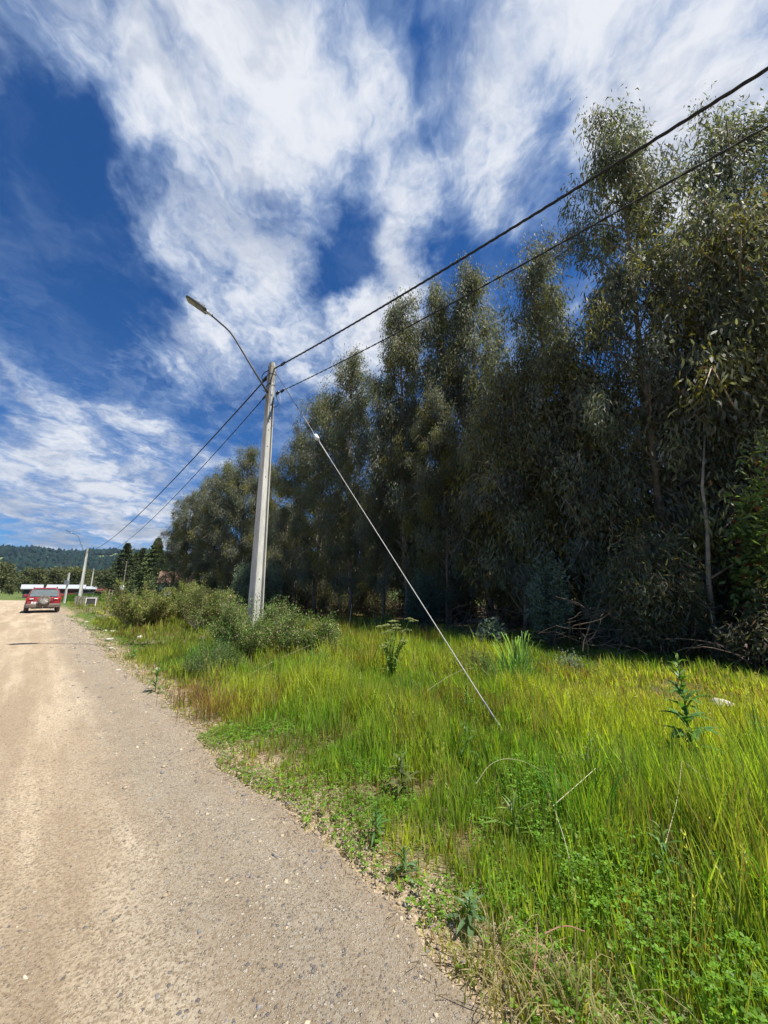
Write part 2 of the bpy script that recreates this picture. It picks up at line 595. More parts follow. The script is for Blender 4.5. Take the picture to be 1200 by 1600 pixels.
# verge / field ground
m, t, b = newmat('ground_soil')
geo = t.new('ShaderNodeNewGeometry')
Pw = geo.outputs['Position']
g1 = t.mix(t.ramp(t.noise(Pw, 1.2, 6, 0.65), 0.4, 0.6), (0.16, 0.115, 0.07), (0.075, 0.105, 0.03))
g1 = t.mix(t.ramp(t.noise(Pw, 14, 6, 0.7), 0.45, 0.65, 0, 0.6), g1, (0.26, 0.20, 0.13))
ln = t.vmath('LENGTH', Pw)
far = t.ramp(ln, 25, 60)
g2 = t.mix(t.ramp(t.noise(Pw, 0.03, 6, 0.6), 0.4, 0.6), (0.085, 0.13, 0.03), (0.13, 0.15, 0.055))
g2 = t.mix(t.ramp(t.noise(Pw, 0.6, 6, 0.7), 0.4, 0.7, 0, 0.5), g2, (0.05, 0.085, 0.02))
atg = t.new('ShaderNodeAttribute', attribute_name='Col')
lit = t.mix(t.ramp(t.noise(Pw, 9, 6, 0.7), 0.4, 0.6), (0.10, 0.065, 0.04), (0.20, 0.14, 0.09))
dA = t.math('SUBTRACT', t.vmath('DOT_PRODUCT', Pw, (0.7396, 0.673, 0)), 0.7396 * .43 + .673 * 1.75)
eg = t.ramp(t.math('ADD', dA, t.math('MULTIPLY', t.noise(Pw, 3.5, 6, .7), -1.1)), .15, -.35)
g1 = t.mix(eg, g1, t.mix(t.ramp(t.noise(Pw, 40, 6, .7), .4, .62), (0.22, 0.165, 0.11), (0.46, 0.36, 0.25)))
t.link(t.mix(atg.outputs['Fac'], t.mix(far, g1, g2), lit), b.inputs['Base Color'])
b.inputs['Roughness'].default_value = 1.0
b.inputs['Specular IOR Level'].default_value = 0.1
bn = t.new('ShaderNodeBump')
bn.inputs['Strength'].default_value = 0.8
bn.inputs['Distance'].default_value = 0.03
t.link(t.noise(Pw, 25, 7, 0.7), bn.inputs['Height'])
t.link(bn.outputs[0], b.inputs['Normal'])

# forested hill
m, t, b = newmat('hill_green')
geo = t.new('ShaderNodeNewGeometry')
Pw = geo.outputs['Position']
g1 = t.mix(t.ramp(t.noise(Pw, 0.012, 6, 0.6), 0.45, 0.6), (0.012, 0.026, 0.014), (0.03, 0.05, 0.022))
at = t.new('ShaderNodeAttribute', attribute_name='Col')
sc_ = t.new('ShaderNodeSeparateColor')
t.link(at.outputs['Color'], sc_.inputs[0])
g1 = t.mix(sc_.outputs[0], g1, (0.16, 0.19, 0.07))
t.link(g1, b.inputs['Base Color'])
b.inputs['Roughness'].default_value = 1.0
b.inputs['Specular IOR Level'].default_value = 0.0

# ------------------------------------------------------------------ road frame
RD = np.array([-0.673, 0.7396])       # along
RN = np.array([0.7396, 0.673])        # across, + = verge side
R0 = np.array([0.43, 1.75])


def W2(a, l):
    return R0[0] + a * RN[0] + l * RD[0], R0[1] + a * RN[1] + l * RD[1]


def AL(x, y):
    dx, dy = np.asarray(x) - R0[0], np.asarray(y) - R0[1]
    return dx * RN[0] + dy * RN[1], dx * RD[0] + dy * RD[1]


def zground(x, y):
    a, l = AL(x, y)
    r = np.hypot(x, y)
    v = np.clip(a / 1.5, 0, 1)
    z = -0.03 + v * (0.05 + 0.16 * (fbm(x, y, 0.35, 3) - 0.4)) + 0.03 * v * (vnoise(x, y, 1.7, 5) - .5)
    lft = np.clip((-a - 7.8) / 3, 0, 1)
    z = z + lft * 0.35 * np.clip(1 - r / 200, 0, 1)
    return z


# ------------------------------------------------------------------ ground sheet (polar grid to the horizon)
nr, na = 190, 240
rad = np.concatenate([[0.0], np.geomspace(0.6, 6000, nr)])
ang = np.linspace(0, 2 * PI, na, endpoint=False)
RR, AA = np.meshgrid(rad, ang, indexing='ij')
X, Y = RR * np.sin(AA), RR * np.cos(AA)
Z = zground(X, Y)
Z = np.where(RR > 120, Z * 0.2, Z)
V = np.stack([X, Y, Z], -1).reshape(-1, 3)
i, j = np.meshgrid(np.arange(nr), np.arange(na), indexing='ij')
j2 = (j + 1) % na
F = np.stack([i * na + j, (i + 1) * na + j, (i + 1) * na + j2, i * na + j2], -1).reshape(-1, 4)
# drop the degenerate innermost ring of quads into triangles is not needed: it collapses to a point
F = F[na:]
V0 = np.vstack([V, [[0, 0, float(zground(0.0, 0.0))]]])
cidx = len(V0) - 1
jj = np.arange(na)
F3 = np.stack([np.full(na, cidx), na + jj, na + (jj + 1) % na], -1)
fxg = np.array([14.0, 7.5, 5.6, 3.0, 0, -4, -9, -15, -22, -30])
fyg = np.array([4.0, 8.0, 11.0, 15.5, 19, 23, 28.5, 33.5, 39, 44])
ins = (V0[:, 0] - np.interp(V0[:, 1], fyg, fxg)) * .8
wm = np.clip((ins + .6) / 1.4, 0, 1) * np.clip((26 - ins) / 8, 0, 1) * (V0[:, 1] < 60) * (V0[:, 1] > -6)
me = fastmesh('ground', V0, [F, F3], cols=np.repeat(wm[:, None], 3, 1), smooth=True)
go = link('ground', me, 'ground_soil')
tag(go, kind='structure', label='green and brown verge ground reaching to the hills')

# ------------------------------------------------------------------ road
ls = np.concatenate([np.arange(-12, 9, 0.10), np.arange(9, 25, 0.25), np.arange(25, 58, 0.8)])
acr = np.concatenate([np.linspace(-7.6, -3.2, 34), np.linspace(-3.1, 0.0, 60), [0.06, 0.12, 0.2]])


def edge_wob(l):
    return 0.16 * (fbm(l, l * 0, 0.9, 11) - 0.5) * 2 + 0.05 * (vnoise(l, l * 0, 5.0, 8) - .5)


LL, AC = np.meshgrid(ls, acr, indexing='ij')
fr = np.clip((AC + 1.0) / 1.2, 0, 1)
ACw = AC + edge_wob(LL) * fr
x, y = W2(ACw, LL)
rut = -0.02 * np.exp(-((AC + 1.9) / .28) ** 2) - 0.02 * np.exp(-((AC + 3.6) / .28) ** 2)
z = 0.012 + rut + 0.018 * (fbm(x, y, 2.2, 21) - .5) + 0.010 * (vnoise(x, y, 9.0, 4) - .5) + 0.05 * np.sin((AC + 7.6) / 7.6 * PI)
z = np.where(AC > 0, -0.03 - (AC) * 0.45, z)
nl, nc = LL.shape
# far bend to the left
bl, R_ = 58.0, 34.0
angs = np.linspace(0.03, 1.5, 26)
bx, by, bz, ba, bll = [], [], [], [], []
bend_a, bend_l = [], []
for an in angs:
    aa = acr
    a2 = -R_ + (R_ + aa) * np.cos(an)
    l2 = bl + (R_ + aa) * np.sin(an)
    xx, yy = W2(a2, l2)
    bx.append(xx)
    by.append(yy)
    bz.append(np.where(aa > 0, -0.03, 0.012 + 0.05 * np.sin((aa + 7.6) / 7.6 * PI) * (aa < 0)))
    ba.append(aa)
    bll.append(np.full(len(aa), bl + R_ * an))
x = np.vstack([x, np.array(bx)])
y = np.vstack([y, np.array(by)])
z = np.vstack([z, np.array(bz)])
UA = np.vstack([AC, np.array(ba)])
UL = np.vstack([LL, np.array(bll)])
nl = x.shape[0]
V = np.stack([x, y, z], -1).reshape(-1, 3)
i, j = np.meshgrid(np.arange(nl - 1), np.arange(nc - 1), indexing='ij')
F = np.stack([i * nc + j, i * nc + j + 1, (i + 1) * nc + j + 1, (i + 1) * nc + j], -1).reshape(-1, 4)
me = fastmesh('dirt_road', V, [F], smooth=True)
uvl = me.uv_layers.new(name='UVMap')
vi = F.ravel()
uvs = np.stack([UA.ravel()[vi], UL.ravel()[vi]], -1).astype(np.float32)
uvl.data.foreach_set('uv', uvs.ravel())
ro = link('dirt_road', me, 'road_dirt')
tag(ro, kind='structure', label='pale tan dirt road with a gravelly right edge')


def zroad(a, l):
    return 0.012 + 0.05 * np.sin(np.clip((a + 7.6) / 7.6, 0, 1) * PI)


# ------------------------------------------------------------------ hills
def hill_h(az):
    # ridge elevation slope as seen from the road
    return np.interp(az, [-75, -55, -46, -43, -40.5, -38, -36, -32, -27, -10, 20, 60], [.070, .074, .077, .078, .074, .080, .083, .084, .080, .07, .06, .05])


azs = np.radians(np.linspace(-80, 60, 420))
ds = np.concatenate([np.linspace(650, 1700, 90), np.linspace(1750, 2400, 12)])
AZ, DS = np.meshgrid(azs, ds, indexing='ij')
tt = np.clip((DS - 650) / (1600 - 650), 0, 1)
prof = tt ** 1.25
X, Y = DS * np.sin(AZ), DS * np.cos(AZ)
Hh = hill_h(np.degrees(AZ)) * 1600 * prof * (1 + 0.25 * (fbm(X, Y, 0.004, 2) - .5) * (1 - tt)) + 18 * (fbm(X, Y, 0.01, 6) - .5) * tt * (1 - tt) * 4
Hh = np.where(DS > 1600, Hh * np.clip(1 - (DS - 1600) / 900, 0, 1), Hh)
clear = (fbm(X, Y, 0.006, 9) * 0.6 + 0.4 * fbm(X, Y, 0.02, 14))
cm = np.clip((clear - 0.52) / 0.03, 0, 1) * (tt < 0.93)
V = np.stack([X, Y, Hh - 2], -1).reshape(-1, 3)
n_a, n_d = AZ.shape
i, j = np.meshgrid(np.arange(n_a - 1), np.arange(n_d - 1), indexing='ij')
F = np.stack([i * n_d + j, (i + 1) * n_d + j, (i + 1) * n_d + j + 1, i * n_d + j + 1], -1).reshape(-1, 4)
me = fastmesh('hills', V, [F], cols=np.repeat(cm.reshape(-1, 1), 3, 1), smooth=True)
tag(link('hills', me, 'hill_green'), kind='structure', label='long dark forested hill range on the horizon')
rng = np.random.default_rng(5)
# trees over the hill that read as one wood
ico_v = []
phi = (1 + 5 ** .5) / 2
for a_, b_ in ((-1, phi), (1, phi), (-1, -phi), (1, -phi)):
    ico_v += [(a_, b_, 0), (0, a_, b_), (b_, 0, a_)]
ico_v = unit(np.array(ico_v, float))
bmh = []
import itertools
dm = np.linalg.norm(ico_v[:, None] - ico_v[None], axis=-1)
el = np.min(dm[dm > 0.01]) * 1.05
ICF = np.array([f for f in itertools.combinations(range(12), 3) if dm[f[0], f[1]] < el and dm[f[1], f[2]] < el and dm[f[0], f[2]] < el])
for q, fz in enumerate(ICF):
    p0, p1, p2 = ico_v[fz]
    if np.dot(np.cross(p1 - p0, p2 - p0), p0) < 0:
        ICF[q] = fz[::-1]


OCV = np.array([(1, 0, 0), (0, 1, 0), (-1, 0, 0), (0, -1, 0), (0, 0, 1), (0, 0, -1)], float)
OCF = np.array([(0, 1, 4), (1, 2, 4), (2, 3, 4), (3, 0, 4), (1, 0, 5), (2, 1, 5), (3, 2, 5), (0, 3, 5)])


def blobs(cent, size, squash, col, rng):
    n = len(cent)
    an = rng.uniform(0, 6.28, n)
    ca_, sn_ = np.cos(an)[:, None], np.sin(an)[:, None]
    L_ = OCV[None] * (1 + 0.35 * rng.uniform(-1, 1, (n, 6, 1))) + rng.normal(size=(n, 6, 3)) * .22
    L_ = L_ * np.array([1.15, .9, 1]) * size[:, None, None] * np.array([1, 1, squash])
    V = np.stack([L_[..., 0] * ca_ - L_[..., 1] * sn_, L_[..., 0] * sn_ + L_[..., 1] * ca_, L_[..., 2]], -1) + cent[:, None, :]
    F = (np.arange(n) * 6)[:, None, None] + OCF[None]
    return V.reshape(-1, 3), [F.reshape(-1, 3)], np.repeat(col, 6, axis=0)


n = 24000
ia = rng.integers(0, n_a * 62 // 100, n)
idd = rng.integers(0, 90, n)
keep = (cm[ia, idd] < 0.3) | (rng.random(n) < 0.05)
ia, idd = ia[keep], idd[keep]
# extra along the ridge
ia = np.concatenate([ia, rng.integers(0, n_a * 62 // 100, 1500)])
idd = np.concatenate([idd, rng.integers(80, 88, 1500)])
n = len(ia)
cent = np.stack([X[ia, idd], Y[ia, idd], Hh[ia, idd] + 1], -1)
cent[:, :2] += rng.normal(size=(n, 2)) * 5
colr = np.array([0.011, 0.024, 0.016])[None] * rng.uniform(0.6, 1.5, (n, 1)) + rng.uniform(0, .005, (n, 3))
V, F, cc_ = blobs(cent, rng.lognormal(1.6, .35, n).clip(2.5, 9), 1.25, colr, rng)
me = fastmesh('hill_forest', V, F, cols=cc_)
tag(link('hill_forest', me, 'far_leaf'), 'dark far-off forest covering the hill range', 'forest', kind='stuff')


# ------------------------------------------------------------------ eucalyptus trees
def tree_variant(seed, H=16.0, R=2.2, nbr=78, leaves_n=46000, start=0.05, llen=0.20, lw=0.038, tipcol=None, top_sharp=1.0, basecol=None):
    rng = np.random.default_rng(seed)
    tr = MB()
    npt = 14
    hs = np.linspace(0, H * 0.97, npt)
    wob = np.cumsum(rng.normal(size=(npt, 2)) * 0.07, axis=0)
    wob -= wob[0]
    path = np.column_stack([wob, hs])
    tr.tube(path, list(np.linspace(0.13, 0.018, npt) * H / 16), 8)

    def tp(h):
        return np.array([np.interp(h, hs, path[:, 0]), np.interp(h, hs, path[:, 1]), h])
    clumps = []
    ga = rng.uniform(0, 6)
    for k in range(nbr):
        u = (k + rng.uniform(0, 1)) / nbr
        h0 = H * (start + (0.93 - start) * u ** 0.92)
        tt_ = h0 / H
        Lr = R * np.interp(tt_, [0, .15, .35, .6, .8, .93, 1], [.85, 1.0, 1.0, .84, .56 / top_sharp, .32 / top_sharp, .15]) * rng.uniform(0.5, 1.25)
        ga += 2.4 + rng.normal() * 0.3
        dr = np.array([math.cos(ga), math.sin(ga), 0])
        rise = rng.uniform(0.5, 1.1) * Lr
        p0 = tp(h0)
        p1 = p0 + dr * Lr * 0.45 + np.array([0, 0, rise * 0.6])
        p2 = p0 + dr * Lr * 0.85 + np.array([0, 0, rise * 0.85])
        p3 = p0 + dr * Lr * 1.08 + np.array([0, 0, rise * 0.6])
        tr.tube([p0, p1, p2, p3], [0.032, 0.022, 0.013, 0.006], 4, caps=False)
        vig = rng.uniform(0.5, 1.5)
        for q in range(4):
            s_ = rng.uniform(0.3, 1.05)
            pc = np.array([np.interp(s_, [0, .45, .85, 1.08], [p0[c_], p1[c_], p2[c_], p3[c_]]) for c_ in range(3)])
            pc += rng.normal(size=3) * 0.16
            clumps.append((pc, s_, vig * (0.6 + 0.5 * rng.random()), dr, tt_))
    for k in range(10):
        h0 = H * rng.uniform(0.86, 1.0)
        clumps.append((tp(min(h0, H * .97)) + np.append(rng.normal(size=2) * 0.12, 0), 0.9, 0.6, np.array([0, 0, 1.0]), 1.0))
    wts = np.array([c_[2] for c_ in clumps])
    hh_ = np.array([c_[4] for c_ in clumps])
    wts = wts * np.interp(hh_, [0, .6, .85, 1], [1, 1, .72, .5])
    cnt = np.maximum(8, (leaves_n * wts / wts.sum())).astype(int)
    tot = cnt.sum()
    cid = np.repeat(np.arange(len(clumps)), cnt)
    cen = np.array([c_[0] for c_ in clumps])[cid]
    out = np.array([c_[3] for c_ in clumps])[cid]
    g = rng.normal(size=(tot, 3)) * np.array([0.22, 0.22, 0.34]) * rng.uniform(0.6, 1.25, len(clumps))[cid][:, None]
    g[:, 2] -= 0.12
    pos = cen + g
    pos[:, 2] = np.maximum(pos[:, 2], 0.15)
    dirs = out * 0.30 + np.array([0, 0, -0.95]) + rng.normal(size=(tot, 3)) * 0.40
    # colour: each spray its own tint, new growth olive/yellow
    bc = np.array(basecol if basecol is not None else (0.143, 0.157, 0.098))
    tint = bc[None] * rng.uniform(0.6, 1.45, (len(clumps), 1))
    tint[:, 2] *= rng.uniform(0.8, 1.5, len(clumps))
    newg = rng.random(len(clumps)) < (0.05 + 0.08 * np.array([c_[1] for c_ in clumps]))
    tint[newg] = np.array(tipcol if tipcol is not None else (0.20, 0.185, 0.045)) * rng.uniform(0.7, 1.2, (newg.sum(), 1))
    col = tint[cid] * rng.uniform(0.75, 1.25, (tot, 1))
    # upper leaves of a spray are the young ones
    up = g[:, 2] > 0.22
    col[up] = col[up] * 0.72 + np.array([0.17, 0.165, 0.06]) * 0.28
    dead = rng.random(tot) < 0.035
    col[dead] = np.array([0.17, 0.10, 0.055])
    L = rng.uniform(0.65, 1.3, tot) * llen
    V, F, cc_ = leaves(pos, dirs, L, lw * rng.uniform(0.7, 1.3, tot), col, rng, 0.22, segs=3 if H < 12 else 2)
    return tr, fastmesh('crown', V, F, cols=cc_)


VAR = []
NEARV = dict(H=10.5, R=2.3, nbr=80, start=.04, leaves_n=26000, llen=.21, lw=.046, tipcol=(.27, .24, .06), basecol=(.158, .165, .10))
specs = [(1, dict(H=16, R=2.5, top_sharp=1.0)), (2, dict(H=16, R=2.3, top_sharp=1.25, nbr=66)), (3, dict(H=16, R=2.6, nbr=84)),
         (4, dict(H=16, R=2.6, start=0.08)), (5, dict(H=16, R=2.9, start=0.03, leaves_n=56000))]
specs_near = [(7, dict(NEARV)), (8, dict(NEARV, R=2.0, nbr=70))]
for sd_, kw in specs:
    tr, cm_ = tree_variant(sd_, **kw)
    to = tr.build('trunk', 'bark', None, smooth=True)
    tm = to.data
    bpy.data.objects.remove(to)
    cm_.materials.append(MATS['eucalyptus_leaf'])
    VAR.append((tm, cm_))
# (appended after the sparse one below as variants 6 and 7)
# sparse interior variant: thin trunk forest look
trs, cms = tree_variant(6, H=15, R=2.2, nbr=60, leaves_n=26000, start=0.16)
to = trs.build('trunk', 'pale_bark', None, smooth=True)
VAR.append((to.data, cms))
bpy.data.objects.remove(to)
cms.materials.append(MATS['eucalyptus_leaf'])
for sd_, kw in specs_near:
    tr, cm_ = tree_variant(sd_, **kw)
    to = tr.build('trunk', 'pale_bark', None, smooth=True)
    tm = to.data
    bpy.data.objects.remove(to)
    cm_.materials.append(MATS['eucalyptus_leaf'])
    VAR.append((tm, cm_))


def place_tree(x, y, h, var, rz, label, group, wid=1.0, name='eucalyptus_tree', Hbase=16.0):
    z = float(zground(x, y))
    o = empty(name, (x, y, z), rz, label, 'tree', group)
    s = h / (Hbase if var < 6 else 10.5)
    o.scale = (s * wid, s * wid, s)
    tm, cm_ = VAR[var]
    link('trunk', tm, None, o)
    link('crown', cm_, None, o)
    return o


G_T = 'eucalyptus trees along the verge'
front = [
    (7.85, 10.4, 18.9, 1, 0.3, .84, 'tall narrow eucalyptus left of the tallest broad one, its top crossed by the upper cable'),
    (12.4, 10.4, 18.8, 2, 1.1, 1.0, 'tallest broad eucalyptus at the right edge with a feathery top above the upper cable'),
    (6.3, 13.1, 16.2, 0, 2.2, .85, 'eucalyptus with a pale sparse shoulder left of the tall right group'),
    (9.9, 9.3, 12.4, 6, 0.9, 1.0, 'olive tinted eucalyptus standing in front of the tallest pair'),
    (4.7, 16.4, 18.8, 1, 4.1, 0.8, 'slim eucalyptus with the sharp top right of centre, touching the lower cable'),
    (3.0, 17.2, 18.4, 0, 5.0, 0.72, 'slim eucalyptus forming the middle of the three central spires'),
    (1.0, 17.7, 18.2, 1, 2.6, 0.82, 'slim eucalyptus forming the left of the three central spires'),
    (-1.8, 20.4, 16.2, 2, 0.2, 0.95, 'rounded eucalyptus left of the three central spires'),
    (-4.2, 23.2, 15.0, 3, 3.3, 1.0, 'rounded eucalyptus directly behind the guy wire insulator'),
    (-6.2, 26.0, 13.4, 4, 1.9, 1.0, 'dense dark eucalyptus just right of the near concrete pole'),
    (-12.0, 31.7, 14.6, 2, 0.7, 1.05, 'tallest eucalyptus of the group left of the near pole'),
    (-9.6, 30.2, 12.6, 3, 0.1, 0.95, 'eucalyptus partly hidden behind the near pole'),
    (-14.5, 33.6, 13.8, 0, 5.5, 1.15, 'eucalyptus left of the tallest one in the left group'),
    (-17.0, 35.6, 13.2, 4, 4.4, 1.0, 'grey green eucalyptus second from the left end of the row'),
    (-20.2, 38.2, 11.9, 3, 2.4, 1.15, 'eucalyptus near the left end of the row'),
    (-22.3, 39.8, 9.4, 4, 1.4, 1.1, 'lowest leftmost eucalyptus ending the row beside the conifers'),
    (9.0, 9.5, 9.8, 7, 3.0, 1.0, 'nearer yellow green eucalyptus with boughs hanging low over the pale trunk'),
    (4.9, 13.4, 9.8, 6, 1.2, 1.0, 'mid height dark eucalyptus filling the gap under the cables'),
    (2.6, 15.6, 10.6, 4, 5.9, 0.95, 'low dense eucalyptus in front of the central spires'),
    (0.0, 18.6, 11.4, 3, 3.9, 0.9, 'low dark eucalyptus beneath the left central spire'),
    (6.7, 11.3, 10.0, 7, 0.0, 1.05, 'leafy eucalyptus with drooping grey boughs below the right shoulder'),
    (-16.2, 34.2, 9.4, 2, 2.9, 1.0, 'short eucalyptus with pale flowering sprays left of the near pole'),
]
for (x, y, h, v, rz, wd, lab) in front:
    place_tree(x, y, h, v, rz, lab, G_T, wd)
rng = np.random.default_rng(77)
# ranks behind the front row: follow the row line, offset away from the road
line = np.array([(13.5, 8.5), (9.5, 11.5), (5.5, 16.5), (2.0, 20.5), (-2.5, 24.5), (-8, 30.5), (-13.5, 35.5), (-19.5, 40.5)])
cum = np.concatenate([[0], np.cumsum(np.hypot(*np.diff(line, axis=0).T))])
for row, off in enumerate((2.3, 4.8, 7.8, 11.5)):
    s_ = rng.uniform(0, 1)
    while s_ < cum[-1]:
        x = np.interp(s_, cum, line[:, 0]) + off * 0.86 + rng.normal() * 0.5
        y = np.interp(s_, cum, line[:, 1]) + off * 0.5 + rng.normal() * 0.5
        f_ = s_ / cum[-1]
        h = np.interp(f_, [0, .1, .3, .5, .62, .8, 1], [13, 13, 13.0, 13, 11, 11.5, 9.2]) * rng.uniform(0.74, 0.92)
        place_tree(x, y, h, int(rng.integers(0, 6)) if row != 2 else 5, rng.uniform(0, 6.28),
                   'dark eucalyptus deep inside the wood behind the front trees', 'eucalyptus trees inside the wood', 0.95)
        s_ += rng.uniform(2.0, 2.9) + row * 0.5
for (x, y, h) in ((15.5, 7.5, 15), (17.5, 4.5, 14), (16.5, 10.5, 16)):
    place_tree(x, y, h, 2, h, 'dark eucalyptus deep inside the wood behind the front trees', 'eucalyptus trees inside the wood', 1)

# thin bare trunks seen under the crowns
rng = np.random.default_rng(31)
for k in range(58):
    s_ = rng.uniform(0, cum[-1] * 0.8)
    x = np.interp(s_, cum, line[:, 0]) + rng.uniform(-1.6, 3.0)
    y = np.interp(s_, cum, line[:, 1]) + rng.uniform(-1.2, 2.0)
    mb = MB()
    H_ = rng.uniform(5, 9)
    lx, ly = rng.normal(size=2) * 0.35
    mb.tube([(x + lx * q * q + rng.normal() * .03, y + ly * q * q, float(zground(x, y)) + H_ * q - .1) for q in np.linspace(0, 1, 7)], list(np.linspace(rng.uniform(.04, .075), .015, 7)), 6)
    for q in range(3):
        hh = rng.uniform(1.2, H_ * .8)
        an = rng.uniform(0, 6.28)
        mb.tube([(x, y, hh), (x + .5 * math.cos(an), y + .5 * math.sin(an), hh + .35), (x + 1.0 * math.cos(an), y + 1.0 * math.sin(an), hh + .5)], [.015, .01, .004], 4)
    o = empty('young_tree', (0, 0, 0))
    mb.build('trunk', 'pale_bark' if k % 2 else 'bark', o, smooth=True)
    tag(o, 'thin bare brown stem standing in the shade under the eucalyptus crowns', 'sapling', 'thin bare stems under the eucalyptus')
mb = MB()
mb.tube([(7.3, 8.55, 0), (7.36, 8.6, .9), (7.42, 8.6, 1.8), (7.62, 8.6, 3.0), (7.75, 8.7, 4.0), (8.1, 8.75, 5.4)], [.07, .06, .052, .042, .032, .016], 8)
mb.tube([(7.42, 8.6, 1.8), (7.9, 8.3, 2.2), (8.5, 8.1, 2.5)], [.025, .018, .008], 5)
o = empty('slender_tree', (0, 0, 0))
mb.build('trunk', 'pale_bark', o, smooth=True)
tag(o, 'slender pale eucalyptus trunk catching light at the right edge of the wood', 'tree')


# ------------------------------------------------------------------ shrubs
def shrub(name, x, y, rx, ry, h, nst, nlf, lcol, bcol, bfrac, llen, lw, label, cat='shrub', group=None, seed=1, stemmat='bark', mat='shrub_leaf', upright=0.5, spread=0.07, lobes=0, zl=0.35):
    rng = np.random.default_rng(seed)
    z0 = float(zground(x, y))
    root = empty(name, (x, y, z0), 0, label, cat, group)
    st = MB()
    tips = []
    an = rng.uniform(0, 2 * PI, nst)
    rr = np.sqrt(rng.random(nst))
    if lobes:
        la = rng.uniform(0, 2 * PI, lobes)
        lr = rng.uniform(0.25, 0.85, lobes)
        lh = rng.uniform(0.55, 1.15, lobes)
    pos, dirs, fr_ = [], [], []
    per = nlf // nst
    for k in range(nst):
        if lobes:
            q = k % lobes
            tx = lr[q] * math.cos(la[q]) * rx + rng.normal() * rx * 0.12
            ty = lr[q] * math.sin(la[q]) * ry + rng.normal() * ry * 0.13
            hh = h * lh[q] * (1 - 0.35 * lr[q] ** 2) * rng.uniform(0.6, 1.0)
        else:
            tx, ty = rr[k] * math.cos(an[k]) * rx, rr[k] * math.sin(an[k]) * ry
            hh = h * math.sqrt(max(0.08, 1 - 0.75 * rr[k] ** 2)) * rng.uniform(0.6, 1.05)
        if rng.random() < .12:
            hh *= rng.uniform(1.1, 1.35)
            tx *= 1.08
        b0 = np.array([tx * 0.15, ty * 0.15, 0])
        p3 = np.array([tx, ty, hh])
        p1 = b0 + (p3 - b0) * np.array([.5, .5, .35])
        p2 = b0 + (p3 - b0) * np.array([.85, .85, .72])
        st.tube([b0, p1, p2, p3], [.014, .009, .006, .002], 3, caps=False)
        s_ = zl + (1 - zl) * rng.random(per) ** 0.7
        P_ = np.stack([np.interp(s_, [0, .4, .75, 1], [b0[c_], p1[c_], p2[c_], p3[c_]]) for c_ in range(3)], 1)
        P_ += rng.normal(size=(per, 3)) * spread * np.array([1, 1, .9]) * (1.35 - s_[:, None] * .5)
        dd = rng.normal(size=(per, 3)) * 0.6 + np.array([tx / rx * .4, ty / ry * .4, upright])
        pos.append(P_)
        dirs.append(dd)
        fr_.append(s_)
    pos, dirs, fr_ = np.concatenate(pos), np.concatenate(dirs), np.concatenate(fr_)
    n = len(pos)
    pos[:, 2] = np.maximum(pos[:, 2], 0.02)
    col = np.array(lcol)[None] * 1.1 * rng.uniform(0.6, 1.4, (n, 1)) * np.repeat(rng.uniform(.75, 1.25, nst), per)[:, None]
    br = rng.random(n) < bfrac * (1.6 - 1.2 * fr_)
    col[br] = np.array(bcol) * rng.uniform(0.6, 1.4, (br.sum(), 1))
    V, F, cc_ = leaves(pos, dirs, llen * rng.uniform(.6, 1.4, n), lw * rng.uniform(.7, 1.3, n), col, rng, 0.1, segs=1)
    st.build('branches', stemmat, root)
    link('foliage', fastmesh('foliage', V, F, cols=cc_), mat, root)
    return root


OL = (0.19, 0.225, 0.055)
DG = (0.065, 0.105, 0.025)
BR = (0.24, 0.17, 0.11)
shrub('shrub', -2.95, 8.75, 1.45, 0.85, 1.42, 190, 46000, (0.13, 0.20, 0.045), (0.36, 0.27, 0.20), .33, .045, .015,
      'wide green shrub with pinkish brown dry sprays at the foot of the near concrete pole', seed=3, lobes=13)
shrub('shrub', -1.45, 8.6, 0.65, 0.5, 1.2, 80, 17000, (0.13, 0.20, 0.045), (0.36, 0.27, 0.2), .33, .045, .015,
      'round topped shrub with tan dry sprays right of the pole shrub', seed=24, lobes=6)
shrub('shrub', -3.15, 7.3, 0.55, 0.5, 0.66, 60, 12000, (0.09, 0.16, 0.035), (0.13, 0.11, 0.06), .25, .035, .007,
      'low dark green feathery shrub in front of the pole shrub', seed=5)
shrub('shrub', -10.2, 15.9, 2.2, 1.3, 1.75, 130, 36000, OL, BR, .35, .08, .022,
      'large olive shrub nearest the road with brown twigs low down', seed=7, lobes=11)
shrub('shrub', -8.9, 17.6, 2.2, 1.3, 1.9, 110, 32000, OL, BR, .3, .08, .022,
      'large olive shrub behind the roadside one, its top touching the white house', seed=8, lobes=9)
shrub('shrub', -6.9, 14.6, 1.25, 1.0, 1.65, 90, 24000, (0.14, 0.18, 0.045), BR, .3, .07, .018,
      'olive shrub with bare lower stems left of the near concrete pole', seed=9, lobes=6)
shrub('shrub', -13.6, 20.5, 1.5, 1.1, 1.3, 60, 12000, OL, BR, .35, .09, .024,
      'olive brown shrub farthest along the verge behind the roadside shrub', seed=10, lobes=6)
shrub('shrub', 1.55, 6.9, 0.38, 0.32, 0.62, 40, 5000, (0.13, 0.155, 0.03), (0.2, 0.15, 0.06), .2, .035, .008,
      'small yellow green shrub beside the lower end of the guy wire', seed=12)
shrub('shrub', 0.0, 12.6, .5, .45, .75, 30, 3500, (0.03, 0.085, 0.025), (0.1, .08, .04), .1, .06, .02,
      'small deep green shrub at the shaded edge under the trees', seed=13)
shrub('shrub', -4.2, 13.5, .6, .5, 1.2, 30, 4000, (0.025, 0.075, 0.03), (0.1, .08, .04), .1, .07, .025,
      'dark green shrub in the shade just behind the near pole', seed=14)
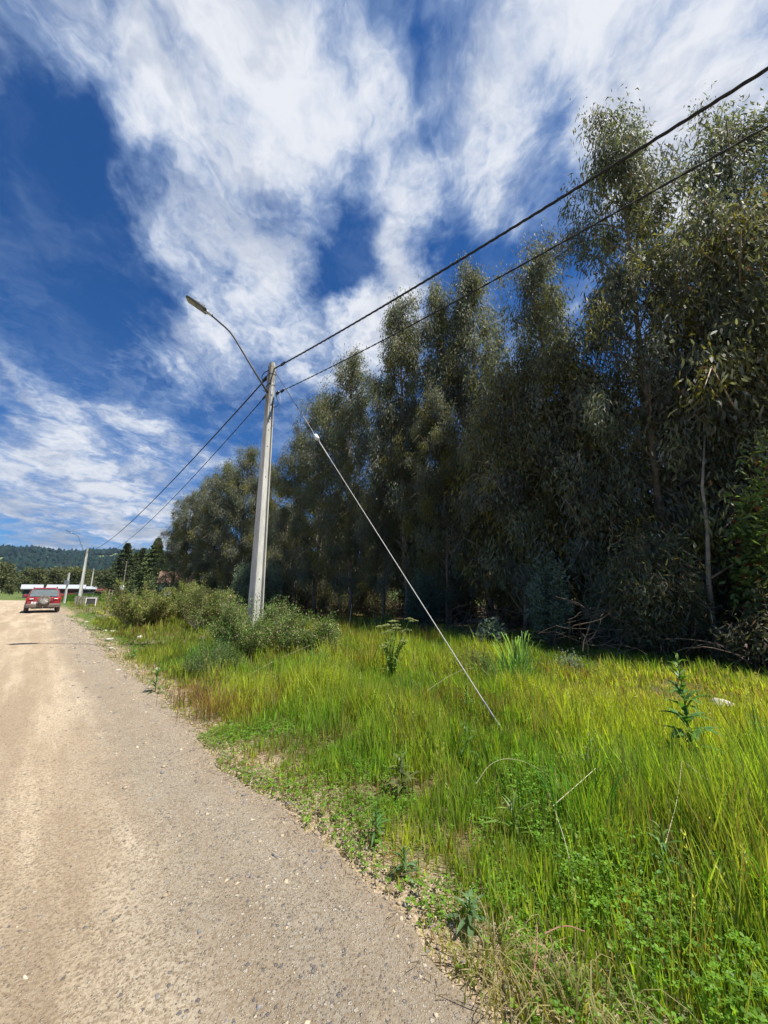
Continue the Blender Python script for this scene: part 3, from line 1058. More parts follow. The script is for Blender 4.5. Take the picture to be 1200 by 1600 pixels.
# blue grey juvenile saplings
BG = (0.17, 0.215, 0.165)
for k, (x, y, r, h, lab) in enumerate([
        (2.95, 10.4, .36, .75, 'bluish grey leafy sapling at the edge of the shade right of the guy wire'),
        (4.6, 10.7, .6, 2.6, 'bluish sapling rising before the trunks right of the guy wire'),
        (-6.6, 21.2, .9, 3.4, 'bluish sapling growing left of the near concrete pole'),
        (-8.3, 22.5, .9, 3.2, 'pale bluish sapling behind the olive shrub left of the pole'),
        (6.0, 10.3, .5, 1.9, 'bluish sapling under the hanging boughs near the pale trunk'),
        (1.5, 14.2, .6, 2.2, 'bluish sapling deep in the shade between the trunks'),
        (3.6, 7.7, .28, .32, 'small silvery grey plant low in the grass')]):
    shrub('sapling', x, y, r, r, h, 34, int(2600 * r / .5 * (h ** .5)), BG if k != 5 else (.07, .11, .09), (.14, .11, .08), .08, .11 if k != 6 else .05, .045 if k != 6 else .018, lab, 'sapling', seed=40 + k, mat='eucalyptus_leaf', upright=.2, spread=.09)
# broad leaved thicket at right edge
shrub('thicket_shrub', 8.3, 7.6, .9, .8, 4.6, 80, 6000, (0.13, 0.18, 0.045), (0.22, 0.07, 0.03), .12, .16, .075,
      'bright green broad leaved shrub with a few red leaves at the right edge', seed=60, mat='eucalyptus_leaf', upright=-.1, spread=.16, zl=.3)
shrub('thicket_shrub', 7.5, 7.3, 1.0, 0.5, 1.3, 60, 9000, (0.075, 0.085, 0.05), (0.19, 0.12, 0.08), .35, .16, .035,
      'drooping thicket of grey green and brown leaves spilling onto the grass at the right', seed=61, mat='eucalyptus_leaf', upright=-.6, spread=.15, zl=.15)
shrub('thicket_shrub', 6.4, 8.9, 1.1, 0.7, 3.3, 70, 11000, (0.12, 0.13, 0.075), (0.17, 0.11, 0.07), .3, .17, .035,
      'low hanging eucalyptus suckers left of the slender pale trunk', seed=62, mat='eucalyptus_leaf', upright=-.7, spread=.15, zl=.15)
rng = np.random.default_rng(9)
for k in range(24):
    s_ = 3 + k * 1.75
    x = float(np.interp(s_, cum, line[:, 0])) - .3 + rng.normal() * .5
    y = float(np.interp(s_, cum, line[:, 1])) - .9 + rng.normal() * .4
    shrub('understory_shrub', x, y, 1.2, .9, rng.uniform(1.4, 3.4), 44, 5600, (0.095, 0.10, 0.05), (.12, .08, .05), .3, .15, .034,
          'dark leafy undergrowth at the foot of the eucalyptus wood', 'undergrowth', 'undergrowth at the foot of the wood', seed=80 + k, mat='eucalyptus_leaf', upright=-.4, spread=.16, zl=.2)

# tangle of fallen vines and bark below the hanging boughs
rng = np.random.default_rng(15)
for (cx_, cy_, wd, hh, lab) in ((5.6, 9.2, 1.3, 1.5, 'tangle of dry brown vines and bark strips below the hanging boughs'),
                                (7.6, 7.7, 1.2, .7, 'heap of fallen brown boughs and bark at the foot of the right hand trees'),
                                (3.4, 12.4, 1.5, 1.0, 'loose tangle of thin dry branches in the shade right of the guy wire')):
    mb = MB()
    for k in range(90):
        x, y = cx_ + rng.normal() * wd * .5, cy_ + rng.normal() * .35
        z = abs(rng.normal()) * hh * .5 + .05
        d_ = np.array([rng.normal() * 1.2, rng.normal() * .4, rng.normal() * .8])
        d_ /= np.linalg.norm(d_)
        pts, p = [], np.array([x, y, z])
        for q in range(7):
            pts.append(tuple(p))
            d_ = d_ + np.array([rng.normal() * .25, rng.normal() * .25, -.12 + rng.normal() * .25])
            d_ /= np.linalg.norm(d_)
            p = p + d_ * rng.uniform(.14, .26)
            p[2] = max(p[2], .03)
        r0 = rng.uniform(.004, .013)
        mb.tube(pts, [r0 * (1 - .1 * q) for q in range(7)], 4, caps=False)
    tag(mb.build('fallen_branches', 'vine_brown', None), lab, 'branches')


# ------------------------------------------------------------------ grasses
def blades(x, y, h, wdt, col_base, col_tip, rng, lean=0.25, z=None, fan=None):
    n = len(x)
    z = zground(x, y) - 0.01 if z is None else z
    az_ = rng.uniform(0, 2 * PI, n)
    wind = np.array([-0.05, 0.02])
    lx = (np.cos(az_) * lean * rng.random(n) + wind[0] * lean) * h
    ly = (np.sin(az_) * lean * rng.random(n) + wind[1] * lean) * h
    if fan is not None:
        lx = lx * .6 + fan[0] * h * .13
        ly = ly * .6 + fan[1] * h * .13
    sa = rng.uniform(0, PI, n)
    sx, sy = np.cos(sa) * wdt * .5, np.sin(sa) * wdt * .5
    droop = rng.uniform(0, .22, n) * lean * 2
    def pt(f, lf, zf, wf, sgn):
        return np.stack([x + lx * lf + sx * wf * sgn, y + ly * lf + sy * wf * sgn, z + h * zf], -1)
    V = np.stack([pt(0, 0, 0, .8, -1), pt(0, 0, 0, .8, 1), pt(.5, .3, .5, 1, -1), pt(.5, .3, .5, 1, 1), pt(1, 1.0, 1, 0, 1) - np.stack([0 * x, 0 * x, droop * h], -1)], 1)
    b_ = (np.arange(n) * 5)[:, None]
    F = [b_ + [0, 1, 3, 2], b_ + [2, 3, 4]]
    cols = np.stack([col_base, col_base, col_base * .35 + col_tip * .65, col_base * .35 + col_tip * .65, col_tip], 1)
    return V.reshape(-1, 3), F, cols.reshape(-1, 3)


def tree_side(x, y):
    """signed distance beyond the wood's front line, + inside"""
    fx = np.array([14.0, 7.5, 5.6, 3.0, 0, -4, -9, -15, -22, -30])
    fy = np.array([4.0, 8.0, 11.0, 15.5, 19, 23, 28.5, 33.5, 39, 44])
    # x of the line at a given y
    xi = np.interp(y, fy, fx)
    return (np.asarray(x) - xi) * 0.8


def sample(n, rmin, rmax, rng, amin=0.0, amax=None, azlo=-62, azhi=62):
    az_ = np.radians(rng.uniform(azlo, azhi, n))
    r = np.sqrt(rng.random(n) * (rmax ** 2 - rmin ** 2) + rmin ** 2)
    x, y = r * np.sin(az_), r * np.cos(az_)
    a, l = AL(x, y)
    k = a > amin + edge_wob(l)
    if amax is not None:
        k &= a < amax
    return x[k], y[k], a[k], l[k]


rng = np.random.default_rng(100)
parts = []
for (n, r0, r1, wd) in ((62000, 0.9, 3.4, .0064), (120000, 3.4, 6.5, .0090), (130000, 6.5, 12, .014), (90000, 12, 24, .024), (50000, 24, 60, .04)):
    tuft = 14
    x, y, a, l = sample(n // tuft, r0, r1, rng, -0.02)
    tid = np.repeat(np.arange(len(x)), tuft)
    th_ = rng.uniform(.6, 1.35, len(x))[tid]
    tcx, tcy = x[tid], y[tid]
    spr = (.028 + .006 * r0)
    x, y = tcx + rng.normal(size=len(tid)) * spr, tcy + rng.normal(size=len(tid)) * spr
    ox, oy = (x - tcx) / spr, (y - tcy) / spr
    ttone = rng.normal(size=(tid.max() + 1 if len(tid) else 1))[tid]
    a, l = AL(x, y)
    inside = tree_side(x, y)
    e_ = a - edge_wob(l)
    patch = fbm(x, y, 0.9, 30)
    fine_p = fbm(x, y, 3.0, 41)
    # keep less right at the gravel edge, in bare spots and deep in the wood
    p = np.clip((e_ + .05) / .9, 0.05, 1) * np.where(inside > 2.0, .12, 1.0) * np.where(fine_p < .36, .35, 1)
    clover = np.clip((vnoise(x, y, .8, 51) - .38) * 4, 0, 1) * (y < 3.6) * (x > .6)
    p = p * (1 - .2 * clover)
    k = rng.random(len(x)) < p
    x, y, a, e_, inside, patch, fine_p, clover = x[k], y[k], a[k], e_[k], inside[k], patch[k], fine_p[k], clover[k]
    th_, ox, oy, ttone = th_[k], ox[k], oy[k], ttone[k]
    n_ = len(x)
    # height field: tall band in the middle of the verge, short near the edge and under the trees
    h = 0.07 + 0.35 * np.clip((e_ - .25) / 1.1, 0, 1)
    h = h * np.clip(0.05 + 1.9 * patch, .3, 1.6) * (.75 + .5 * fine_p)
    h = np.where(inside > -2.6, h * np.clip(.48 - (inside + 2.6) * .08, .3, 1), h)
    # shorter dry clearing on the right
    cl = np.exp(-(((x - 4.3) / 1.9) ** 2 + ((y - 5.9) / 1.1) ** 2))
    h = h * (1 - .68 * cl) * np.where((x > 2.2) & (y > 3.6), .72, 1)
    h = h * (1 - .25 * clover) * np.where((x > 1.15) & (y < 3.3) & (y > 1.9), 1.3, 1)
    # far part of the verge is lower and scrubby
    h = h * np.where(l[k] > 9, .72, 1)
    h = h * rng.uniform(.45, 1.15, n_) * th_
    # colours
    yel = np.clip((patch - .28) * 3.0, 0, 1)[:, None]
    gr = np.array([0.205, 0.36, 0.045])
    yg = np.array([0.43, 0.51, 0.065])
    tip = gr * (1 - yel) + yg * yel
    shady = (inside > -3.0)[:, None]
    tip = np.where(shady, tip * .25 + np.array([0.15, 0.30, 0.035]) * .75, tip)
    nearR = ((y < 3.4) & (x > .3))[:, None]
    tip = np.where(nearR, tip * .35 + np.array([0.21, 0.35, 0.05]) * .65, tip)
    farL = np.clip((l[k] - 5) / 6, 0, 1)[:, None]
    tip = tip * (1 - .55 * farL) + np.array([0.19, 0.23, 0.05]) * .55 * farL
    tip = tip * rng.uniform(.6, 1.4, (n_, 1)) * np.clip(1 + .22 * ttone, .5, 1.6)[:, None]
    warm = ((rng.random(n_) < .10) | (ttone > 1.45))[:, None]
    tip = np.where(warm, tip * .55 + np.array([0.34, 0.31, 0.10]) * .45, tip)
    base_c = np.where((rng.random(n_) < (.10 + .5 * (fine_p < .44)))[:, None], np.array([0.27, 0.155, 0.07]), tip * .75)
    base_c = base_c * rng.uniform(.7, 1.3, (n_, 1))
    dry = rng.random(n_) < (.035 + .12 * (fine_p < .42) + .35 * cl + .25 * (e_ < .3) * (vnoise(x, y, 2.1, 66) > .5))
    tip[dry] = np.array([0.36, 0.28, 0.15]) * rng.uniform(.6, 1.3, (dry.sum(), 1))
    base_c[dry] = tip[dry] * .8
    red = (rng.random(n_) < .35) & (vnoise(x, y, .8, 71) > .62) & (l[k] > 1.5)
    tip[red] = np.array([0.24, 0.12, 0.06]) * rng.uniform(.7, 1.3, (red.sum(), 1))
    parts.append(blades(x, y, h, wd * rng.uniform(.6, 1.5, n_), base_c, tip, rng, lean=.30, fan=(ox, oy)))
# grass inside the clearing left of the road and far verges
x, y = rng.uniform(-75, -8, 60000), rng.uniform(14, 90, 60000)
a, l = AL(x, y)
k = (a < -7.6) & (l > 8) | (a > 0) & (l > 58) & (a > 0)
x, y = x[k], y[k]
tip = np.array([0.10, 0.19, 0.03]) * rng.uniform(.6, 1.4, (len(x), 1))
parts.append(blades(x, y, rng.uniform(.25, .7, len(x)), .05 * np.ones(len(x)), tip * .7, tip, rng))
# seed stalks above the blades
x, y, a, l = sample(1300, 1.2, 8, rng, .5)
k = (tree_side(x, y) < -1.5) & (fbm(x, y, .9, 30) > .4)
x, y = x[k], y[k]
n_ = len(x)
hs_ = rng.uniform(.28, .5, n_)
cst = np.array([0.40, 0.42, 0.16]) * rng.uniform(.6, 1.3, (n_, 1))
lxs, lys = rng.normal(size=n_) * .06, rng.normal(size=n_) * .06
zz0 = zground(x, y)
rr_ = np.hypot(x, y)
wst = .0022 + rr_ * .0004
for q in range(2):
    pb = np.stack([x, y, zz0], -1)
    pt_ = np.stack([x + lxs, y + lys, zz0 + hs_], -1)
    sdv = np.stack([wst * (q == 0), wst * (q == 1), 0 * x], -1)
    Vs_ = np.stack([pb - sdv, pb + sdv, pt_ + sdv * .6, pt_ - sdv * .6], 1).reshape(-1, 3)
    parts.append((Vs_, [(np.arange(n_) * 4)[:, None] + [0, 1, 2, 3]], np.repeat(cst, 4, axis=0)))
rep = 9
pos_ = np.repeat(pt_, rep, axis=0) + np.stack([rng.normal(size=n_ * rep) * .006, rng.normal(size=n_ * rep) * .006, -rng.uniform(0, .085, n_ * rep)], -1)
dr_ = rng.normal(size=(n_ * rep, 3)) * .35 + np.array([0, 0, 1])
parts.append(leaves(pos_, dr_, .022 + .0012 * np.repeat(rr_, rep), .005 + .0007 * np.repeat(rr_, rep), np.repeat(cst * 1.1, rep, axis=0), rng, .1, segs=1))
V, F, cc_ = joinparts(parts)
tag(link('tall_grass', fastmesh('tall_grass', V, F, cols=cc_), 'grass_blade'), 'bright yellow green grass covering the verge beside the dirt road', 'grass', kind='stuff')

# matted thatch between the stems
rng = np.random.default_rng(101)
x, y, a, l = sample(60000, 0.9, 9, rng, 0.1)
n_ = len(x)
pos = np.stack([x, y, zground(x, y) + rng.uniform(0, .05, n_)], -1)
dirs = rng.normal(size=(n_, 3)) * np.array([1, 1, .25])
col = np.array([0.27, 0.19, 0.11]) * rng.uniform(.4, 1.4, (n_, 1))
V, F, cc_ = leaves(pos, dirs, rng.uniform(.05, .16, n_), .004, col, rng, .2, segs=1)
tag(link('dry_thatch', fastmesh('dry_thatch', V, F, cols=cc_), 'grass_blade'), 'matted dry brown grass litter between the green stems', 'thatch', kind='stuff')


# clover and small weeds: three rounded leaflets on a stem
def clover_patch(x, y, h, s, col, rng):
    n = len(x)
    out = []
    z = zground(x, y) + h
    a0 = rng.uniform(0, 6.28, n)
    for q in range(3):
        an = a0 + q * 2.094 + rng.normal(size=n) * .15
        d_ = np.stack([np.cos(an), np.sin(an), rng.uniform(-.15, .45, n)], -1)
        sd_ = np.stack([-np.sin(an), np.cos(an), rng.normal(size=n) * .25], -1)
        p = np.stack([x, y, z], -1)
        S = s[:, None]
        V = np.stack([p, p + d_ * S * .55 - sd_ * S * .38, p + d_ * S * .95 - sd_ * S * .22, p + d_ * S * .95 + sd_ * S * .22, p + d_ * S * .55 + sd_ * S * .38], 1)
        b_ = (np.arange(n) * 5)[:, None]
        out.append((V.reshape(-1, 3), [b_ + [0, 1, 2, 3, 4]], np.repeat(col, 5, axis=0)))
    return joinparts(out)


rng = np.random.default_rng(102)
x, y, a, l = sample(190000, 0.9, 5.2, rng, 0.05)
cl = np.clip((vnoise(x, y, .8, 51) - .34) * 4, 0, 1) * (y < 3.5) * (x > .55) + 1.0 * (a < .9) * (y > 2.2) * np.clip((vnoise(x, y, 1.5, 91) - .3) * 3, 0, 1) + .06
k = rng.random(len(x)) < cl * .42 * (.35 + 1.1 * vnoise(x, y, 4.5, 77))
x, y, a = x[k], y[k], a[k]
n_ = len(x)
col = np.array([0.15, 0.29, 0.03]) * rng.uniform(.5, 1.5, (n_, 1))
hi_ = np.where((x > .9) & (a > .5), .22, .07)
V, F, cc_ = clover_patch(x, y, rng.uniform(.02, 1, n_) * hi_, rng.uniform(.008, .021, n_), col, rng)
tag(link('clover', fastmesh('clover', V, F, cols=cc_), 'grass_blade'), 'low bright green clover and small weeds along the verge edge', 'clover', kind='stuff')

# edge weeds farther along
x, y, a, l = sample(120000, 3.5, 30, rng, -0.05, 1.1)
k = (rng.random(len(x)) < .7) & (fbm(x, y, 1.2, 17) > .42)
x, y = x[k], y[k]
n_ = len(x)
rr_ = np.hypot(x, y)
col = np.array([0.11, 0.21, 0.03]) * rng.uniform(.5, 1.5, (n_, 1))
V, F, cc_ = clover_patch(x, y, rng.uniform(.01, .12, n_), rng.uniform(.006, .014, n_) * (1 + rr_ * .16), col, rng)
tag(link('edge_weeds', fastmesh('edge_weeds', V, F, cols=cc_), 'grass_blade'), 'small green weeds creeping onto the gravel along the road edge', 'weeds', kind='stuff')

# ------------------------------------------------------------------ gravel
rng = np.random.default_rng(103)
ps = []
n = 46000
l = rng.uniform(0, 1, n) ** 1.6 * 26 - 1.0
a = -np.abs(rng.normal(size=n)) * .62 + .22
k = rng.random(n) < np.clip(.25 + (a + 1.6) * .6, .2, 1)
l, a = l[k], a[k]
a2 = a + edge_wob(l)
x, y = W2(a2, l)
n = len(x)
size = rng.lognormal(math.log(.0034), .62, n).clip(.0016, .020) * (1 + np.clip(l, 0, 30) * .055)
z = np.where(a2 < edge_wob(l), zroad(a2, l) - .008, zground(x, y)) + size * .25
cent = np.stack([x, y, z], -1)
tone = rng.random(n)
col = np.where((tone < .34)[:, None], np.array([0.17, 0.165, 0.16]), np.where((tone < .93)[:, None], np.array([0.38, 0.305, 0.21]), np.array([0.44, 0.375, 0.28])))
col = col * rng.uniform(.7, 1.25, (n, 1))
V, F, cc_ = blobs(cent, size, .6, col, rng)
tag(link('gravel', fastmesh('gravel', V, F, cols=cc_), 'stone_colour'), 'loose grey and tan gravel along the right side of the dirt road', 'gravel', kind='stuff')


def rock(x, y, s, col, label, seed, name='rock', z=None, sq=.6):
    rng = np.random.default_rng(seed)
    import bmesh
    bm = bmesh.new()
    bmesh.ops.create_icosphere(bm, subdivisions=3, radius=1)
    off = rng.uniform(0, 50)
    for v in bm.verts:
        c_ = v.co
        f_ = 1 + .45 * (float(vnoise(c_.x + off, c_.y + c_.z * 1.7, 1.3, seed)) - .5) + .2 * (float(vnoise(c_.x * 1 + c_.z, c_.y + off, 3.5, seed + 1)) - .5)
        v.co = Vector((c_.x * f_ * 1.2, c_.y * f_ * .9, c_.z * f_ * sq)) * s
    me = bpy.data.meshes.new(name)
    bm.to_mesh(me)
    bm.free()
    me.polygons.foreach_set('use_smooth', np.ones(len(me.polygons), dtype=bool))
    o = link(name, me, col)
    o.location = (x, y, (float(zground(x, y)) if z is None else z) + s * sq * .3)
    o.rotation_euler = (rng.normal() * .2, rng.normal() * .2, rng.uniform(0, 6))
    tag(o, label, 'stone')
    return o


simple('rock_white', (0.42, 0.385, 0.325), 0.9, var=.2, scale=12, bump=.6, bscale=20)
simple('rock_grey', (0.22, 0.22, 0.225), 0.9, var=.25, scale=12, bump=.6, bscale=20)
rock(4.6, 5.45, .12, 'rock_white', 'pale rough stone lying in the short grass at the right', 1, sq=.5)
for k, (x, y, s, c_, lab) in enumerate([
        (-8.75, 12.35, .16, 'rock_white', 'white stone on the verge just past the leafy rosette weeds, nearest the road'),
        (-8.2, 13.0, .12, 'rock_white', 'smaller white stone behind the nearest roadside one'),
        (-10.2, 14.6, .15, 'rock_white', 'white stone at the foot of the large olive roadside shrub'),
        (-10.9, 15.1, .10, 'rock_white', 'small white stone between the gravel and the olive shrub'),
        (-5.3, 7.9, .09, 'rock_white', 'pale stone at the gravel edge left of the tall leafy weed'),
        (-4.6, 8.0, .07, 'rock_white', 'pale stone in the grass behind the tall leafy weed'),
        (-3.1, 5.45, .06, 'rock_grey', 'grey stone on the gravel beside the reddish grass tuft'),
        (-7.4, 10.6, .12, 'rock_white', 'flat white stone on the verge edge in mid distance'),
        (-14.4, 18.6, .15, 'rock_white', 'pale stone on the verge edge below the yellow flowers'),
        (.28, 4.05, .045, 'rock_white', 'small pale stone among the reddish grass stems')]):
    rock(x, y, s * .72, c_, lab, 20 + k)


# ------------------------------------------------------------------ individual weeds
def big_leaf(mbl, p, d, L, W, arch=.3, nseg=5):
    """lance leaf with a fold; appended to lists of MB"""
    d = Vector(d).normalized()
    side = d.cross(Vector((0, 0, 1)))
    if side.length < 1e-3: side = Vector((1, 0, 0))
    side.normalize()
    up = side.cross(d).normalized()
    p = Vector(p)
    vs, fs = [], []
    for i in range(nseg + 1):
        f_ = i / nseg
        wv_ = W * math.sin(PI * min(1, .08 + f_ * .92)) ** .8 * .5
        c_ = p + d * L * f_ + up * (arch * L * (f_ - f_ * f_ * 1.6))
        vs += [c_ - side * wv_ + up * wv_ * .35, c_, c_ + side * wv_ + up * wv_ * .35]
    for i in range(nseg):
        b_ = i * 3
        fs += [(b_, b_ + 1, b_ + 4, b_ + 3), (b_ + 1, b_ + 2, b_ + 5, b_ + 4)]
    mbl.add(vs, fs)


for nm, c_ in (('weed_green', (0.09, 0.20, 0.045)), ('weed_blue', (0.11, 0.19, 0.08)), ('weed_light', (0.13, 0.22, 0.04)), ('weed_olive', (0.12, 0.15, 0.04)), ('weed_pale', (0.30, 0.33, 0.12))):
    m, t, b = newmat(nm)
    tcn = t.new('ShaderNodeTexCoord')
    cx_ = t.mix(t.ramp(t.noise(tcn.outputs['Object'], 9, 5, .6), .35, .65), tuple(v * .7 for v in c_), tuple(v * 1.3 for v in c_))
    t.link(cx_, b.inputs['Base Color'])
    b.inputs['Roughness'].default_value = .5
    tr_ = t.new('ShaderNodeBsdfTranslucent')
    t.link(t.mix(1.0, cx_, (1.4, 1.4, .5), 'MULTIPLY'), tr_.inputs[0])
    mx_ = t.new('ShaderNodeMixShader')
    mx_.inputs[0].default_value = .35
    t.link(b.outputs[0], mx_.inputs[1])
    t.link(tr_.outputs[0], mx_.inputs[2])
    t.link(mx_.outputs[0], t.n['Material Output'].inputs[0])


def tall_weed(x, y, h, label, seed, mat='weed_green', L0=.2, nleaf=34, stem='weed_light', wr=.2, name='tall_weed'):
    rng = np.random.default_rng(seed)
    z0 = float(zground(x, y))
    root = empty(name, (x, y, z0), 0, label, 'weed')
    st = MB()
    lean = rng.normal(size=2) * .05
    st.tube([(lean[0] * q * q * h, lean[1] * q * q * h, h * q) for q in np.linspace(0, 1, 6)], list(np.linspace(.009, .003, 6)), 6)
    st.build('stem', stem, root)
    for k in range(nleaf):
        f_ = k / nleaf
        an = k * 2.4 + rng.normal() * .2
        L = L0 * (1 - .78 * f_ ** 1.3) * rng.uniform(.8, 1.15)
        zz_ = h * (.04 + .93 * f_)
        el_ = .15 + .7 * f_ + rng.normal() * .28
        an += rng.normal() * .3
        mb = MB()
        big_leaf(mb, (lean[0] * f_ * f_ * h, lean[1] * f_ * f_ * h, zz_), (math.cos(an) * math.cos(el_), math.sin(an) * math.cos(el_), math.sin(el_)), L, L * wr, .35)
        mb.build('leaf', mat if f_ < .8 else 'weed_light', root, smooth=True)
    return root


tall_weed(2.72, 3.62, 1.02, 'tall dark green weed with lance leaves and a pointed flower spike at the right', 1, L0=.32, nleaf=52, wr=.25)
tall_weed(3.1, 3.4, .66, 'shorter leafy weed just right of the tall spiked weed', 2, L0=.2, nleaf=26, wr=.2)
tall_weed(-3.62, 6.3, .5, 'upright leafy weed at the gravel edge left of the reddish grass tuft', 3, L0=.2, nleaf=36, wr=.16)
tall_weed(-.05, 2.80, .22, 'small dark green leafy weed at the road edge in the foreground', 4, L0=.13, nleaf=26, wr=.16)
tall_weed(.12, 2.50, .16, 'low toothed weed right of the foreground leafy weed', 5, L0=.12, nleaf=20, wr=.2, mat='weed_blue')
tall_weed(.42, 2.18, .12, 'flat grey green rosette weed on bare soil at the road edge', 6, L0=.15, nleaf=18, wr=.2, mat='weed_blue')
tall_weed(-3.2, 8.0, .85, 'tall grass like green weed left of the pole shrub', 7, L0=.34, nleaf=30, wr=.08)
tall_weed(.85, 2.75, .26, 'broad bladed green weed in the foreground grass', 8, L0=.26, nleaf=18, wr=.1, mat='weed_light')
for k, (x, y, h_) in enumerate([(.1, 4.3, .4), (.75, 3.7, .42), (1.6, 3.2, .45), (2.1, 4.4, .4), (-.9, 5.6, .45), (.4, 5.6, .45), (3.6, 4.6, .3), (1.0, 4.9, .42), (-1.9, 6.6, .45), (2.9, 5.2, .3), (1.5, 2.3, .35), (.15, 3.35, .3)]):
    tall_weed(x, y, h_, 'small leafy weed poking up through the verge grass', 30 + k, L0=.17 + .01 * (k % 4), nleaf=20, wr=.13 + .03 * (k % 3), mat=('weed_light', 'weed_green', 'weed_olive')[k % 3])['group'] = 'leafy weeds scattered in the verge grass'
tall_weed(-5.9, 9.2, .35, 'pale green thistly weed at the verge edge in mid distance', 9, L0=.22, nleaf=22, wr=.22)


def grass_tuft(x, y, h, n, r, wd, label, seed, col=(0.09, 0.21, 0.05), name='grass_tuft', lean=.5, tipdrop=.25, tips=None):
    rng = np.random.default_rng(seed)
    parts_ = []
    z0 = float(zground(x, y))
    px_, py_ = rng.normal(size=n) * r, rng.normal(size=n) * r * .8
    hh = h * rng.uniform(.5, 1.05, n)
    an = np.arctan2(py_, px_) + rng.normal(size=n) * .8
    V_, F_ = [], []
    ns = 6
    f_ = np.linspace(0, 1, ns + 1)
    out_ = rng.uniform(.1, 1, n) * lean * hh
    sa = an + PI / 2 + rng.normal(size=n) * .6
    cols_ = []
    base = np.array(col)
    for i, q in enumerate(f_):
        cx_ = px_ + np.cos(an) * out_ * q ** 2.2
        cy_ = py_ + np.sin(an) * out_ * q ** 2.2
        cz_ = hh * (q - tipdrop * rng.uniform(.5, 1) * q ** 4 * 1.2)
        wv_ = wd * (1 - q) ** .5 * .5 + .0006
        V_.append(np.stack([cx_ - np.cos(sa) * wv_, cy_ - np.sin(sa) * wv_, cz_], -1))
        V_.append(np.stack([cx_ + np.cos(sa) * wv_, cy_ + np.sin(sa) * wv_, cz_], -1))
        cq = base * (.8 + .4 * q) if tips is None else base * (1 - q) + np.array(tips) * q
        cols_ += [np.repeat(cq[None], n, 0)] * 2
    V_ = np.stack(V_, 1)
    cols_ = np.stack(cols_, 1) * rng.uniform(.7, 1.3, (n, 1, 1))
    b_ = (np.arange(n) * 2 * (ns + 1))[:, None]
    F_ = [b_ + [2 * i, 2 * i + 1, 2 * i + 3, 2 * i + 2] for i in range(ns)]
    me = fastmesh(name, V_.reshape(-1, 3), [np.concatenate(F_)], cols=cols_.reshape(-1, 3))
    o = link(name, me, 'grass_blade', None, (x, y, z0))
    tag(o, label, 'grass tuft')
    return o


grass_tuft(2.2, 6.5, 1.2, 80, .12, .026, 'tall tuft of broad arching grass right of the lower guy wire', 1, (0.17, 0.30, 0.12), lean=.4)
grass_tuft(1.95, 6.2, .8, 80, .18, .02, 'lower broad grass tuft in front of the tall arching one', 2, (0.09, 0.21, 0.06))
grass_tuft(-3.55, 7.6, .85, 60, .16, .018, 'green arching grass tuft beside the dark feathery shrub', 3, (0.07, 0.19, 0.04))
grass_tuft(-2.15, 5.2, .42, 300, .20, .004, 'reddish dry grass tuft at the gravel edge', 4, (0.17, 0.13, 0.05), tips=(0.33, 0.17, 0.09))
grass_tuft(-2.65, 5.75, .40, 260, .20, .004, 'second reddish grass tuft beside the upright leafy weed', 5, (0.12, 0.13, 0.04), tips=(0.30, 0.17, 0.09))
grass_tuft(.72, 1.75, .30, 150, .12, .005, 'flattened pale dry grass tuft at the bottom road edge', 6, (0.30, 0.27, 0.12), lean=1.2, tipdrop=.8)
grass_tuft(.50, 1.98, .22, 90, .10, .005, 'small bleached grass tuft trailing onto the dirt', 7, (0.30, 0.27, 0.13), lean=1.3, tipdrop=.9)
grass_tuft(1.25, 2.75, .62, 90, .14, .009, 'bushy deep green grass tuft in the foreground', 8, (0.07, 0.20, 0.025))
grass_tuft(3.4, 3.3, .6, 90, .2, .010, 'deep green grass tuft around the tall spiked weed', 9, (0.07, 0.2, 0.03))
grass_tuft(1.9, 2.1, .55, 110, .22, .008, 'bright green grass tuft near the bottom right corner', 10, (0.10, 0.24, 0.03))
grass_tuft(-1.2, 7.0, .7, 70, .2, .014, 'green grass tuft before the round topped shrub', 11, (0.08, 0.21, 0.04))

# umbel flowered plant left of the guy wire
rng = np.random.default_rng(55)
root = empty('umbel_plant', (.12, 7.0, float(zground(.12, 7.0))), 0, 'tall pale umbel flowered weed standing above the grass left of the guy wire', 'weed')
st = MB()
heads = []
for k in range(17):
    an, rr_ = rng.uniform(0, 6.28), rng.uniform(.05, .5)
    tx, ty, hh = rr_ * math.cos(an), rr_ * math.sin(an), rng.uniform(.62, 1.12)
    st.tube([(0.02 * math.cos(an), .02 * math.sin(an), 0), (tx * .4, ty * .4, hh * .55), (tx, ty, hh)], [.008, .006, .003], 5)
    heads.append((tx, ty, hh))
st.build('stem', 'weed_light', root)
for k, hd in enumerate(heads):
    mb = MB()
    for q in range(26):
        a_ = rng.uniform(0, 6.28)
        r_ = rng.uniform(.01, .09)
        c_ = (hd[0] + r_ * math.cos(a_), hd[1] + r_ * math.sin(a_), hd[2] + .035 - r_ * .3)
        mb.tube([hd, c_], .0012, 3, caps=False)
        mb.lathe([(.001, -.004), (.013, 0), (.001, .004)], c_, (0, 0, 1), 5)
    mb.build('flower_head', 'weed_pale', root)
for k in range(70):
    hd = heads[k % 17]
    f_ = rng.uniform(.25, .9)
    mb = MB()
    an = rng.uniform(0, 6.28)
    big_leaf(mb, (hd[0] * f_, hd[1] * f_, hd[2] * f_), (math.cos(an), math.sin(an), .5), .16, .035, .4)
    mb.build('leaf', 'weed_light', root, smooth=True)

